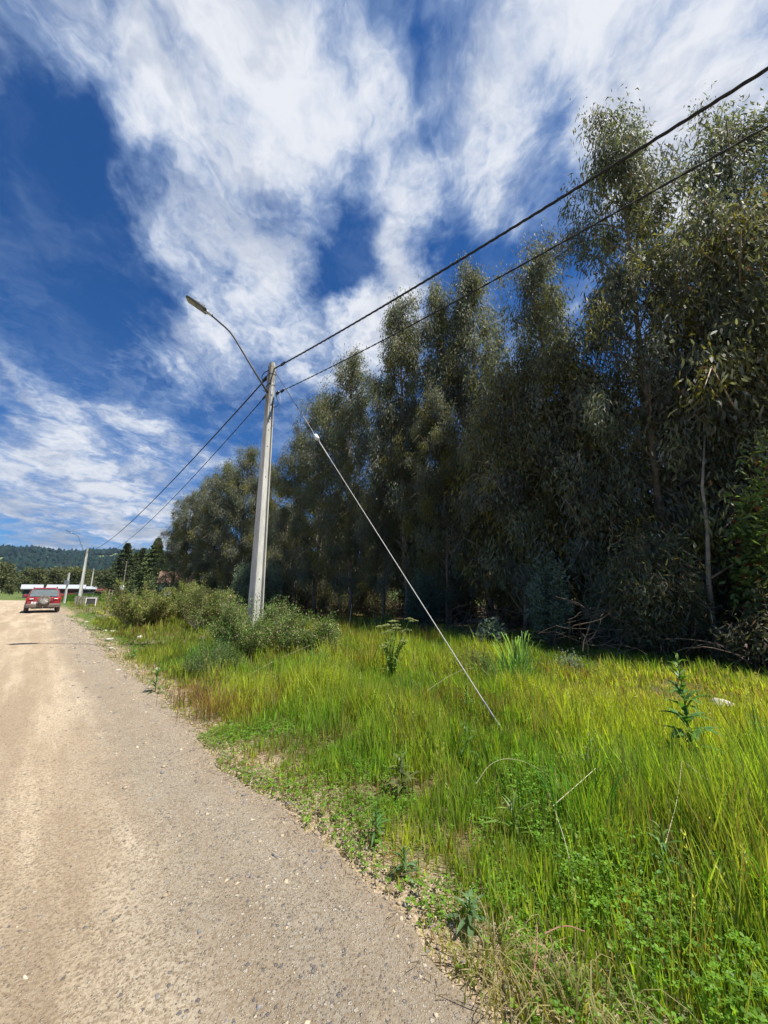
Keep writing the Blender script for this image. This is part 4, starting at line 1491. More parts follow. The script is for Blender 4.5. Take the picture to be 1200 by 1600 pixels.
# dry stalks lying in the grass
stalks = [
    ([(1.05, 2.62, .28), (1.25, 2.7, .36), (1.42, 2.78, .42)], 0.0023, 'dry_straw', 'short straight straw stalk lying on the clover in the foreground'),
    ([(.98, 2.25, .12), (1.0, 2.35, .22), (1.01, 2.5, .32)], 0.0018, 'dry_straw', 'whitish upright straw stalk in the foreground clover'),
    ([(.65, 2.95, .25), (.78, 3.02, .36), (.95, 3.05, .38), (1.15, 3.0, .32), (1.25, 2.9, .22)], 0.0014, 'dry_straw', 'long arching straw bent over the foreground grass'),
    ([(1.5, 2.3, .25), (1.75, 2.5, .38), (1.95, 2.7, .5)], 0.0018, 'dry_straw', 'broken straw leaning up to the right at the right edge'),
    ([(1.95, 2.7, .5), (2.1, 2.45, .35), (2.25, 2.2, .2)], 0.0018, 'dry_straw', 'bent half of the broken straw at the right edge'),
    ([(-2.1, 6.0, .3), (-1.7, 6.25, .5), (-1.2, 6.4, .7)], 0.0018, 'dry_straw', 'slanting straw before the pole shrub'),
    ([(.56, 1.78, .06), (.63, 1.86, .12), (.68, 1.98, .14)], .003, 'red_stem', 'pinkish red dry stem at the bottom road edge'),
    ([(.70, 1.95, .13), (.80, 1.97, .15), (.88, 1.96, .13)], .0028, 'red_stem', 'short reddish stem fragment behind the pink one'),
    ([(2.9, 5.6, .1), (3.25, 5.75, .13)], .012, 'dry_straw', 'pale dry sticks on the bare patch at the right'),
    ([(.5, 4.6, .45), (.85, 4.75, .62), (1.1, 4.8, .66)], 0.0014, 'dry_straw', 'pale straw crossing the tall grass in the middle'),
    ([(-.6, 6.5, 0), (-.62, 6.5, .7), (-.55, 6.5, 1.35)], 0.0014, 'dry_straw', 'thin upright dry stem left of the umbel weed'),
]
for pts, r_, mt, lab in stalks:
    mb = MB()
    q_ = [Vector(p) for p in pts]
    for _ in range(2):
        q_ = [q_[0]] + [v_ for a_, b_ in zip(q_[:-1], q_[1:]) for v_ in (a_.lerp(b_, .25), a_.lerp(b_, .75))] + [q_[-1]]
    mb.tube(q_, [r_ * (1 - .5 * i_ / len(q_)) for i_ in range(len(q_))], 5)
    tag(mb.build('dry_stalk', mt), lab, 'stalk')

# loose twigs and curled straw bits at the dirt edge
rng = np.random.default_rng(66)
n_ = 2600
l = rng.uniform(-.5, 14, n_)
a = np.abs(rng.normal(size=n_)) * .3 - .08
x, y = W2(a + edge_wob(l), l)
pos = np.stack([x, y, zroad(a, l) * 0 + .035 + 0 * x], -1)
dirs = rng.normal(size=(n_, 3)) * np.array([1, 1, .08])
col = np.where((rng.random(n_) < .5)[:, None], np.array([.24, .17, .10]), np.array([.42, .35, .2])) * rng.uniform(.6, 1.3, (n_, 1))
V, F, cc_ = leaves(pos, dirs, rng.uniform(.02, .08, n_), .004, col, rng, .25)
tag(link('plant_litter', fastmesh('plant_litter', V, F, cols=cc_), 'grass_blade'), 'small dry twigs and straw scattered at the dirt road edge', 'litter', kind='stuff')

# yellow flowers beyond
for k, (x, y, lab) in enumerate([(-13.9, 19.6, 'yellow flower clump on the verge behind the red car'), (-13.0, 18.7, 'yellow flower clump nearest the white roadside stones'), (-12.1, 16.6, 'single low yellow flower at the gravel edge'), (-14.6, 19.7, 'yellow flower leftmost in the verge near the car')]):
    z0 = float(zground(x, y))
    root = empty('yellow_flower', (x, y, z0), 0, lab, 'flower')
    rr_ = random.Random(k)
    for q in range(3):
        cx_, cy_, hh = rr_.uniform(-.2, .2), rr_.uniform(-.1, .1), rr_.uniform(.35, .6)
        mb = MB()
        mb.tube([(cx_ * .5, cy_ * .5, 0), (cx_, cy_, hh)], .006, 4)
        mb.build('stem', 'weed_green', root)
        mb = MB()
        for p_ in range(8):
            a_ = p_ * PI / 4
            big_leaf(mb, (cx_, cy_, hh), (math.cos(a_), math.sin(a_), .35), .075, .04, .1, 3)
        mb.build('petals', 'yellow_petal', root)


# ------------------------------------------------------------------ poles with street lamps
def tapered_pole(root, H, wb, wt, groove=True):
    """I-like concrete section; local +x = the face towards traffic coming, groove on +x face near +y"""
    def sec(s_):
        a_ = s_ / 2
        b_ = s_ * .36
        g0, g1, gd = b_ * .28, b_ * .74, a_ * .35
        return [(-a_, -b_ * .8), (-a_ * .8, -b_), (a_ * .88, -b_), (a_, -b_ * .88), (a_, g0), (a_ - gd, g0 + b_ * .06), (a_ - gd, g1 - b_ * .06), (a_, g1), (a_, b_ * .9), (a_ * .9, b_), (-a_ * .8, b_), (-a_, b_ * .8)]
    mb = MB()
    vs, fs = [], []
    zs = [0, H * .3, H * .6, H * .84]
    for z_ in zs:
        s_ = wb + (wt - wb) * z_ / H
        vs += [(x_, y_, z_) for x_, y_ in sec(s_)]
    n_ = 12
    for i_ in range(len(zs) - 1):
        for k_ in range(n_):
            k2 = (k_ + 1) % n_
            fs.append((i_ * n_ + k_, i_ * n_ + k2, (i_ + 1) * n_ + k2, (i_ + 1) * n_ + k_))
    fs.append(tuple(range(n_))[::-1])
    fs.append(tuple((len(zs) - 1) * n_ + k_ for k_ in range(n_)))
    mb.add(vs, fs)
    # solid head without the groove
    vs, fs = [], []
    for z_, sh in ((H * .84, 1.0), (H * .985, 1.0), (H, .72)):
        s_ = (wb + (wt - wb) * z_ / H) * sh
        a_, b_ = s_ / 2, s_ * .36
        a_, b_ = a_ + .003, b_ + .003
        vs += [(-a_, -b_ * .7, z_), (-a_ * .7, -b_, z_), (a_ * .8, -b_, z_), (a_, -b_ * .75, z_), (a_, b_ * .75, z_), (a_ * .8, b_, z_), (-a_ * .7, b_, z_), (-a_, b_ * .7, z_)]
    for i_ in range(2):
        for k_ in range(8):
            k2 = (k_ + 1) % 8
            fs.append((i_ * 8 + k_, i_ * 8 + k2, (i_ + 1) * 8 + k2, (i_ + 1) * 8 + k_))
    fs.append(tuple(range(8))[::-1])
    fs.append(tuple(16 + k_ for k_ in range(8)))
    mb.add(vs, fs)
    return mb.build('shaft', 'pole_concrete', root)


def luminaire(parent, p, d, sc=1.0, up=Vector((0, 0, 1))):
    """street light head, p = joint with the pipe, d = outward direction"""
    d = Vector(d).normalized()
    s_ = d.cross(up).normalized()
    u_ = s_.cross(d).normalized()

    def P_(x_, y_, z_):
        return Vector(p) + (d * x_ + s_ * y_ + u_ * z_) * sc
    mb = MB()
    mb.tube([P_(-.10, 0, 0), P_(.06, 0, 0)], [.042, .042], 10)
    mb.tube([P_(.02, 0, 0), P_(.12, 0, .01)], [.05, .06], 10)
    mb.build('clamp', 'galvanised', parent)
    # housing
    xs = [.08, .12, .30, .62, .70, .72]
    ws = [.07, .125, .135, .135, .115, .06]
    tp_ = [.035, .05, .07, .05, .035, .02]
    mb = MB()
    vs, fs = [], []
    for x_, w_, t_ in zip(xs, ws, tp_):
        vs += [P_(x_, -w_, -.03), P_(x_, w_, -.03), P_(x_, w_, t_ * .3), P_(x_, w_ * .7, t_), P_(x_, -w_ * .7, t_), P_(x_, -w_, t_ * .3)]
    for i_ in range(len(xs) - 1):
        for k_ in range(6):
            k2 = (k_ + 1) % 6
            fs.append((i_ * 6 + k_, i_ * 6 + k2, (i_ + 1) * 6 + k2, (i_ + 1) * 6 + k_))
    fs.append(tuple(range(6))[::-1])
    fs.append(tuple((len(xs) - 1) * 6 + k_ for k_ in range(6)))
    mb.add(vs, fs)
    h_ = mb.build('lamp_housing', 'lamp_dark', parent, bevel=.008)

    def slab(x0, x1, w_, z0, z1, nm, mt):
        m_ = MB()
        m_.add([P_(x0, -w_, z0), P_(x1, -w_, z0), P_(x1, w_, z0), P_(x0, w_, z0), P_(x0, -w_, z1), P_(x1, -w_, z1), P_(x1, w_, z1), P_(x0, w_, z1)],
               [(0, 1, 2, 3), (7, 6, 5, 4), (0, 4, 5, 1), (1, 5, 6, 2), (2, 6, 7, 3), (3, 7, 4, 0)])
        return m_.build(nm, mt, h_, bevel=.006)
    slab(.405, .685, .108, -.042, -.028, 'lens', 'lamp_lens')
    slab(.14, .385, .112, -.040, -.028, 'gear_cover', 'lamp_grey')
    for k_ in range(4):
        slab(.19 + k_ * .05, .20 + k_ * .05, .09, .055, .085, 'cooling_fin', 'lamp_dark')


def lamp_arm(root, base, bend, tip):
    b_, m_, t_ = Vector(base), Vector(bend), Vector(tip)
    pts = [b_, b_.lerp(m_, .5), b_.lerp(m_, .88)]
    for q in (.25, .5, .75):
        a1 = b_.lerp(m_, .88)
        a2 = m_.lerp(t_, .28)
        pts.append((a1 * (1 - q) ** 2 + m_ * 2 * q * (1 - q) + a2 * q * q))
    pts += [m_.lerp(t_, .28), t_]
    mb = MB()
    mb.tube(pts, .028, 8)
    return mb.build('arm', 'pipe_dark', root, smooth=True)


PX, PY = -3.37, 10.0
P_RZ = math.atan2(-RD[1], -RD[0])          # local +x looks down the road towards the viewer
root = empty('concrete_utility_pole', (PX, PY, -.05), P_RZ, 'nearest tall concrete pole with grooved face carrying the cables and the street light arm', 'utility pole')
tapered_pole(root, 8.3, .42, .22)
ca, sa_ = math.cos(P_RZ), math.sin(P_RZ)


def L_(x_, y_, z_):
    """world -> pole local"""
    dx, dy = x_ - PX, y_ - PY
    return Vector((dx * ca + dy * sa_, -dx * sa_ + dy * ca, z_ + .05))


# fittings on the pole head
mb = MB()
mb.box((.137, -.012, 7.02), (.012, .055, 1.15))
mb.build('steel_plate', 'galvanised', root)
for z_ in (6.52, 6.9, 7.2, 7.52):
    mb = MB()
    mb.tube([(.142, -.012, z_), (.160, -.012, z_)], .014, 6)
    mb.build('bolt', 'pipe_dark', root)
for z_ in (1.9, 4.7, 5.6, 6.1, 6.35, 7.75):
    mb = MB()
    s_ = .42 + (.22 - .42) * z_ / 8.3
    mb.tube([(s_ / 2 - .01, -.03, z_), (s_ / 2 + .004, -.03, z_)], .016, 8)
    mb.build('bolt_hole', 'lamp_dark', root)
for z_ in (7.55, 7.9):
    mb = MB()
    s_ = .22 + .2 * (1 - z_ / 8.3)
    a_, b_ = s_ / 2 + .012, s_ * .36 + .012
    mb.box((0, 0, z_), (a_ * 2, b_ * 2, .03))
    mb.build('band', 'pipe_dark', root)
mb = MB()
mb.tube([(-.02, -.22, 7.33), (-.02, .20, 7.33)], .010, 6)
mb.build('through_bolt', 'pipe_dark', root)

rootl = empty('street_light', (PX, PY, -.05), P_RZ, 'street light on a long bent pipe reaching over the road from the near pole', 'street light')
abase, abend, atip = L_(-3.40, 9.86, 7.2), L_(-4.58, 9.74, 9.12), L_(-5.16, 9.62, 9.60)
lamp_arm(rootl, abase, abend, atip)
luminaire(rootl, atip + (atip - abend).normalized() * .08, (atip - abend) + Vector((0, 0, -.10)), 1.08)

# cable attachments
UA_ = Vector((-3.27, 9.93, 8.03))      # upper, right side
UB_ = Vector((-3.55, 10.12, 7.83))     # upper, left span
LA_ = Vector((-3.05, 9.85, 7.22))
LB_ = Vector((-3.50, 10.12, 7.30))


def clamp_at(p, d, name, label, L=.18, r=.03):
    d = Vector(d).normalized()
    mb = MB()
    mb.lathe([(.01, -L), (r, -L * .7), (r, L * .5), (r * .6, L), (.01, L * 1.05)], p, d, 8)
    o = mb.build(name, 'insulator_black')
    tag(o, label, 'clamp')
    return o


def sag_pts(A_, B_, sag, n_):
    A_, B_ = Vector(A_), Vector(B_)
    out_ = []
    for k_ in range(n_ + 1):
        u_ = k_ / n_
        p_ = A_.lerp(B_, u_)
        p_.z -= 4 * sag * u_ * (1 - u_)
        out_.append(p_)
    return out_


def twisted(A_, B_, sag, n_, r, coil, pitch, strands, label, group):
    """cable bundle of strands wound round each other"""
    ax = sag_pts(A_, B_, sag, n_)
    L_tot = (Vector(B_) - Vector(A_)).length
    hor = Vector((B_[0] - A_[0], B_[1] - A_[1], 0)).normalized()
    sd_ = hor.cross(Vector((0, 0, 1)))
    mb = MB()
    for q in range(strands):
        pts = []
        for k_, p_ in enumerate(ax):
            ph = 2 * PI * (k_ / n_ * L_tot / pitch + q / strands)
            pts.append(p_ + sd_ * math.cos(ph) * coil + Vector((0, 0, 1)) * math.sin(ph) * coil)
        mb.tube(pts, r, 5)
    o = mb.build('power_cable', 'cable_black', None, smooth=True)
    return tag(o, label, 'cable', group)


GC = 'overhead cables on the concrete poles'
h135, h138 = math.radians(135), math.radians(138)
UE = UA_ + Vector((math.sin(h135) * 45, math.cos(h135) * 45, 0))
LE = LA_ + Vector((math.sin(h138) * 45, math.cos(h138) * 45, 0))
P2 = Vector((-43.8, 54.6, 0))
twisted(UA_, UE, 1.8, 420, .0115, .012, .55, 3, 'upper thick twisted cable running from the near pole to the upper right corner', GC)
twisted(LA_, LE, 2.2, 420, .0085, .008, .4, 2, 'lower thinner cable running from the near pole to the right edge', GC)
twisted(UB_, P2 + Vector((.2, -.1, 7.0)), 1.15, 360, .014, .012, .6, 3, 'upper cable running from the near pole down to the far left pole', GC)
twisted(LB_, P2 + Vector((.35, .1, 6.7)), 1.95, 360, .010, .008, .5, 2, 'lower cable running from the near pole down to the far left pole', GC)
P3 = Vector((-87.0, 112, 0))
twisted(P2 + Vector((-.1, .1, 7.0)), P3 + Vector((0, 0, 7.0)), 1.2, 120, .016, .01, 1.2, 2, 'far upper cable between the two distant poles', GC)
# pole outside the frame that carries the right-hand spans (needed when seen from elsewhere)
clamp_at(UA_ + (UE - UA_).normalized() * .5 - Vector((0, 0, .075)), (UE - UA_), 'cable_clamp', 'black clamp on the upper right cable just off the pole head', .13, .035)
clamp_at(UB_ + Vector((-.06, .0, -.02)), (P2 - UB_), 'cable_clamp', 'black clamp holding the upper left cable at the pole head', .14, .032)
clamp_at(LA_ + Vector((.12, -.12, -.03)), (LE - LA_), 'cable_clamp', 'black clamp on the lower right cable next to the pole', .10, .036)
clamp_at(LA_ + Vector((-.07, .05, -.0)), (LE - LA_), 'cable_clamp', 'black dead end fitting nearest the pole on the lower right cable', .09, .042)
clamp_at(LB_ + Vector((-.10, .10, -.03)), (P2 - LB_), 'cable_clamp', 'black clamp holding the lower left cable', .16, .032)

jl = [
    ([UA_, UA_ + Vector((-.16, .02, -.03)), Vector((-3.62, 9.98, 7.90)), Vector((-3.66, 10.0, 7.72)), UB_ + Vector((0, 0, -.1)), UB_], .013, 'black jumper cable looping round the pole head to the upper left span'),
    ([Vector((-3.40, 9.85, 8.1)), Vector((-3.55, 9.85, 8.16)), Vector((-3.66, 9.88, 8.05)), Vector((-3.62, 9.9, 7.9))], .004, 'thin grey wire loop at the very top of the pole'),
    ([LA_ + Vector((-.1, .05, -.02)), Vector((-3.12, 9.86, 7.02)), Vector((-3.04, 9.83, 6.86)), Vector((-3.12, 9.87, 6.74)), Vector((-3.30, 9.92, 6.80)), Vector((-3.30, 9.97, 6.84))], .011, 'black curved jumper hanging under the lower right cable'),
    ([LA_ + Vector((.0, 0, -.02)), Vector((-2.97, 9.82, 6.86)), Vector((-3.02, 9.84, 6.66)), Vector((-3.12, 9.86, 6.36)), Vector((-3.26, 9.95, 6.08))], .005, 'thin pale wire hanging from the lower right cable back to the pole'),
    ([Vector((-3.0, 9.84, 6.74)), Vector((-3.12, 9.86, 6.56)), Vector((-3.28, 9.95, 6.62))], .004, 'short pale wire end beside the hanging jumper'),
]
for pts, r_, lab in jl:
    # smooth by subdividing
    q_ = [Vector(p_) for p_ in pts]
    for _ in range(2):
        nn = [q_[0]]
        for a_, b_ in zip(q_[:-1], q_[1:]):
            nn += [a_.lerp(b_, .25), a_.lerp(b_, .75)]
        nn.append(q_[-1])
        q_ = nn
    mb = MB()
    mb.tube(q_, r_, 5)
    tag(mb.build('jumper_wire', 'cable_black' if r_ > .006 else 'galvanised', None, smooth=True), lab, 'wire')

# guy wire with egg insulator and anchor rod
GA, GB = Vector((-3.28, 9.93, 7.98)), Vector((1.36, 4.38, -.03))
root = empty('guy_wire', GB, 0, 'white guy wire stretched from the top of the near pole down into the grass', 'guy wire')
off = -GB


def gp_(u_):
    return GA.lerp(GB, u_) + off


mb = MB()
mb.tube([gp_(0), gp_(.355)], .0095, 5)
mb.build('upper_strand', 'pipe_dark', root)
mb = MB()
mb.tube([gp_(.28), gp_(.355)], .009, 6)
mb.tube([gp_(.40), gp_(.46)], .010, 6)
mb.build('preformed_grip', 'guy_white', root)
mb = MB()
dg = (GB - GA).normalized()
mb.lathe([(.02, -.09), (.048, -.07), (.05, -.02), (.036, 0), (.05, .02), (.048, .07), (.02, .09)], gp_(.378), dg, 12)
mb.build('strain_insulator', 'porcelain', root, smooth=True)
mb = MB()
sd_ = dg.cross(Vector((0, 0, 1))).normalized()
for sg in (-1, 1):
    mb.tube([gp_(.355), gp_(.378) + sd_ * .055 * sg, gp_(.402)], .007, 5)
mb.build('thimble_loop', 'galvanised', root)
mb = MB()
mb.tube([gp_(.40), gp_(.97)], .0058, 6)
mb.build('lower_strand', 'guy_white', root)
mb = MB()
mb.tube([gp_(.955), gp_(1.0)], .009, 6)
mb.build('anchor_rod', 'galvanised', root)

# farther poles
for (P_, H_, s_, lab, lab2) in ((P2, 7.45, 1.0, 'second concrete pole standing beyond the red car', 'street light on the second concrete pole beyond the car'),
                                (P3, 7.6, 1.0, 'third and farthest concrete pole seen small right of the second one', 'street light on the farthest concrete pole')):
    r_ = empty('concrete_utility_pole', P_, P_RZ, lab, 'utility pole', 'concrete utility poles along the road')
    tapered_pole(r_, H_, .62 if s_ and P_ is P2 else .5, .30)
    rl = empty('street_light', P_, P_RZ, lab2, 'street light', 'street lights along the road')
    lamp_arm(rl, (.1, -.1, H_ - 1.2), (.15, -1.35, H_ + 1.75), (.15, -2.1, H_ + 2.1))
    luminaire(rl, Vector((.15, -2.15, H_ + 2.12)), Vector((0, -1, .4)))
for o in C.objects:
    if o.name == 'concrete_utility_pole': o['group'] = 'concrete utility poles along the road'
    if o.name == 'street_light': o['group'] = 'street lights along the road'


# ------------------------------------------------------------------ red car
def loft(mb, secs, closed_ends=True):
    n_ = len(secs[0])
    vs, fs = [], []
    for s_ in secs:
        vs += s_
    for i_ in range(len(secs) - 1):
        for k_ in range(n_):
            k2 = (k_ + 1) % n_
            fs.append((i_ * n_ + k_, i_ * n_ + k2, (i_ + 1) * n_ + k2, (i_ + 1) * n_ + k_))
    if closed_ends:
        fs.append(tuple(range(n_))[::-1])
        fs.append(tuple((len(secs) - 1) * n_ + k_ for k_ in range(n_)))
    mb.add(vs, fs)


CX, CY = W2(-1.22, 33.0)
car = empty('parked_car', (CX, CY, .05), math.atan2(RD[1], RD[0]) - PI / 2, 'dusty red hatchback SUV with spare wheel on its tailgate, stopped on the dirt road', 'car')
mb = MB()
secs = []
for (y_, w_, zb, zt) in ((.04, .90, .48, .96), (.10, .97, .36, 1.0), (.25, 1.0, .30, 1.02), (1.0, 1.0, .28, 1.02), (2.4, 1.0, .28, 1.0), (3.1, .98, .28, .98), (3.7, .95, .30, .90), (4.0, .86, .36, .80), (4.1, .7, .42, .70)):
    W_ = .875 * w_
    pr = [(-W_ * .82, zb), (W_ * .82, zb), (W_ * .97, zb + .1), (W_ * 1.01, zb + (zt - zb) * .45), (W_ * .99, zb + (zt - zb) * .78), (W_ * .95, zt), (-W_ * .95, zt), (-W_ * .99, zb + (zt - zb) * .78), (-W_ * 1.01, zb + (zt - zb) * .45), (-W_ * .97, zb + .1)]
    secs.append([(x_, y_, z_) for x_, z_ in pr])
loft(mb, secs)
mb.build('body', 'car_red', car, smooth=False, bevel=.02)
mb = MB()


def rrect(x_, y0, y1, z_, c_=.18):
    return [(-x_, y0 + c_, z_), (-x_ + c_, y0, z_), (x_ - c_, y0, z_), (x_, y0 + c_, z_), (x_, y1 - c_, z_), (x_ - c_, y1, z_), (-x_ + c_, y1, z_), (-x_, y1 - c_, z_)]


loft(mb, [rrect(.83, .12, 3.05, 1.0), rrect(.80, .17, 2.75, 1.12), rrect(.70, .32, 2.25, 1.45), rrect(.64, .42, 2.05, 1.56), rrect(.54, .62, 1.85, 1.62)])
mb.build('cabin', 'car_red', car, bevel=.02)


def quad(mb, pts, th=(0, -.012, 0)):
    v = [Vector(p_) for p_ in pts]
    q = [p_ + Vector(th) for p_ in v]
    n_ = len(v)
    mb.add(v + q, [tuple(range(n_)), tuple(range(2 * n_ - 1, n_ - 1, -1))] + [(i_, n_ + i_, n_ + (i_ + 1) % n_, (i_ + 1) % n_) for i_ in range(n_)])
    return mb


m_ = MB()
quad(m_, [(-.74, .11, 1.05), (.74, .11, 1.05), (.66, .27, 1.44), (.55, .30, 1.50), (-.55, .30, 1.50), (-.66, .27, 1.44)], (0, -.03, .0))
m_.build('rear_window', 'car_glass', car)
for sg in (-1, 1):
    m_ = MB()
    quad(m_, [(sg * .825, .45, 1.06), (sg * .825, 2.6, 1.06), (sg * .725, 2.1, 1.42), (sg * .715, .62, 1.45)], (sg * .015, 0, 0))
    m_.build('side_window', 'car_glass', car)
    m_ = MB()
    quad(m_, [(sg * .52, .02, .84), (sg * .86, .08, .80), (sg * .875, .12, .98), (sg * .56, .04, .97)], (0, -.03, 0))
    tl = m_.build('tail_light', 'lamp_red', car)
    m_ = MB()
    quad(m_, [(sg * .50, -.015, .885), (sg * .70, .0, .875), (sg * .71, .005, .925), (sg * .53, -.01, .935)], (0, -.015, 0))
    m_.build('reversing_lens', 'lamp_white', tl)
    m_ = MB()
    m_.tube([(sg * .60, .55, 1.60), (sg * .60, .65, 1.66), (sg * .60, 1.8, 1.67), (sg * .60, 1.95, 1.62)], .018, 6)
    m_.build('roof_rail', 'car_black', car)
    m_ = MB()
    m_.box((sg * .98, 2.55, 1.08), (.2, .12, .15))
    m_.build('door_mirror', 'car_red', car, bevel=.03)
    m_ = MB()
    m_.box((sg * .86, .7, .42), (.06, .95, .22)).box((sg * .86, 3.25, .42), (.06, .95, .22)).box((sg * .865, 2.0, .34), (.06, 1.8, .14))
    m_.build('arch_cladding', 'car_grey', car, bevel=.02)
    for y_ in (.78, 3.28):
        wx = sg * .80
        m_ = MB()
        m_.lathe([(.19, -.10), (.30, -.11), (.335, -.07), (.335, .07), (.30, .11), (.19, .10)], (wx, y_, .335), (1, 0, 0), 24, False)
        wheel = m_.build('wheel', 'tyre', car, smooth=True)
        m_ = MB()
        m_.lathe([(.02, .05), (.19, .085), (.205, .09), (.205, -.05), (.02, -.05)] if sg > 0 else [(.02, -.05), (.19, -.085), (.205, -.09), (.205, .05), (.02, .05)], (wx, y_, .335), (1, 0, 0), 18)
        m_.build('rim', 'rim_alloy', wheel)
m_ = MB()
secs = []
for x_ in (-.90, -.84, -.5, 0, .5, .84, .90):
    d_ = .10 if abs(x_) > .88 else (.02 if abs(x_) > .8 else -.03)
    secs.append([(x_, d_, .34), (x_, d_ - .01, .40), (x_, d_ - .03, .50), (x_, d_ - .01, .58), (x_, .22, .58), (x_, .22, .34)])
loft(m_, secs)
m_.build('rear_bumper', 'car_grey', car, bevel=.01)
m_ = MB()
m_.box((0, .16, .30), (1.15, .25, .07))
m_.build('underbody', 'car_black', car)
m_ = MB()
m_.box((.0, .03, .70), (1.0, .03, .015)).box((-.5, .03, .80), (.012, .03, .4)).box((.5, .03, .8), (.012, .03, .4))
m_.build('tailgate_seam', 'car_black', car)
m_ = MB()
m_.box((-.42, .035, .66), (.36, .02, .12))
m_.build('number_plate', 'lamp_white', car)
m_ = MB()
m_.tube([(0, .1, .32), (0, -.08, .32), (0, -.12, .36), (0, -.12, .43)], [.03, .03, .025, .028], 8)
m_.build('tow_hitch', 'galvanised', car)
m_ = MB()
m_.tube([(.42, .2, .25), (.42, .02, .25)], .03, 8)
m_.build('exhaust', 'galvanised', car)
m_ = MB()
m_.tube([(.0, .16, 1.04), (-.3, .20, 1.12), (-.42, .22, 1.16)], .012, 5)
m_.build('rear_wiper', 'car_black', car)
m_ = MB()
m_.box((0, .36, 1.56), (1.1, .22, .03))
m_.build('roof_spoiler', 'car_red', car, bevel=.01)
m_ = MB()
m_.lathe([(.20, -.10), (.29, -.115), (.325, -.07), (.325, .06), (.29, .10), (.20, .10)], (.03, -.08, .80), (0, 1, 0), 28, False)
sw = m_.build('spare_wheel', 'tyre', car, smooth=True)
m_ = MB()
m_.lathe([(.205, .06), (.205, -.05), (.02, -.05)], (.03, -.08, .80), (0, 1, 0), 24)
m_.build('rim_well', 'car_black', sw)
m_ = MB()
for k_ in range(8):
    a_ = k_ * PI / 4 + .2
    ca_, sa2 = math.cos(a_), math.sin(a_)
    for dv in (-.02, .02):
        pass
    p0, p1 = Vector((.03 + ca_ * .03, -.15, .80 + sa2 * .03)), Vector((.03 + ca_ * .21, -.16, .80 + sa2 * .21))
    m_.tube([p0, p1], [.022, .014], 5)
m_.lathe([(.05, -.08), (.05, -.06)], (.03, -.08, .80), (0, 1, 0), 12)
m_.lathe([(.195, -.085), (.215, -.085), (.215, -.06), (.195, -.06), (.195, -.085)], (.03, -.08, .80), (0, 1, 0), 24)
m_.build('rim', 'rim_alloy', sw)


# ------------------------------------------------------------------ distant trees
def far_tree_mesh(seed, H, R, n, col, cone=False, ll=.5):
    rng = np.random.default_rng(seed)
    if cone:
        u_ = rng.random(n) ** .8
        z_ = H * (.04 + .96 * u_)
        rad_ = R * (1 - u_) ** 1.05 * (.55 + .5 * np.abs(np.sin(z_ * 4.2))) + .02
        an = rng.uniform(0, 6.28, n)
        lob = 1 + .22 * np.sin(an * 5 + z_ * 1.3)
        rr_ = rad_ * lob * rng.uniform(.25, 1.05, n) ** .5
        pos = np.stack([rr_ * np.cos(an), rr_ * np.sin(an), z_], -1)
        dirs = np.stack([np.cos(an), np.sin(an), -.25 + 0 * an], -1) + rng.normal(size=(n, 3)) * .35
        tint = rng.uniform(.6, 1.3, (n, 1))
    else:
        nb = 26
        bu = rng.uniform(.18, 1, nb)
        ba_ = rng.uniform(0, 6.28, nb)
        br_ = R * np.sqrt(np.clip(1 - ((bu - .5) / .62) ** 2, .05, 1)) * rng.uniform(.2, .75, nb)
        cen = np.stack([br_ * np.cos(ba_), br_ * np.sin(ba_), bu * H * .92], -1)
        ci = rng.integers(0, nb, n)
        g = unit(rng.normal(size=(n, 3))) * rng.uniform(.35, 1, (n, 1)) * (R * .42)
        pos = cen[ci] + g
        pos[:, 2] = np.maximum(pos[:, 2], .4)
        dirs = g + rng.normal(size=(n, 3)) * .8 + np.array([0, 0, -.3])
        tint = rng.uniform(.7, 1.3, (nb, 1))[ci] * rng.uniform(.7, 1.3, (n, 1))
    c_ = np.array(col) * tint
    V_, F_, cc2 = leaves(pos, dirs, ll * rng.uniform(.6, 1.4, n), ll * .42, c_, rng, .1, segs=1)
    me = fastmesh('crown', V_, F_, cols=cc2)
    me.materials.append(MATS['far_leaf'])
    mb = MB()
    mb.tube([(0, 0, -.2), (0, 0, H * .5), (0.1, 0, H * .9)], [H * .018, H * .012, .03], 6)
    o_ = mb.build('trunk', 'bark')
    tm = o_.data
    bpy.data.objects.remove(o_)
    return tm, me


def put(tm, cm2, x, y, s, rz, name, label, cat, group, sx=1.0, z=None):
    r_ = empty(name, (x, y, 0 if z is None else z), rz, label, cat, group)
    r_.scale = (s * sx, s * sx, s)
    link('trunk', tm, None, r_)
    link('crown', cm2, None, r_)
    return r_


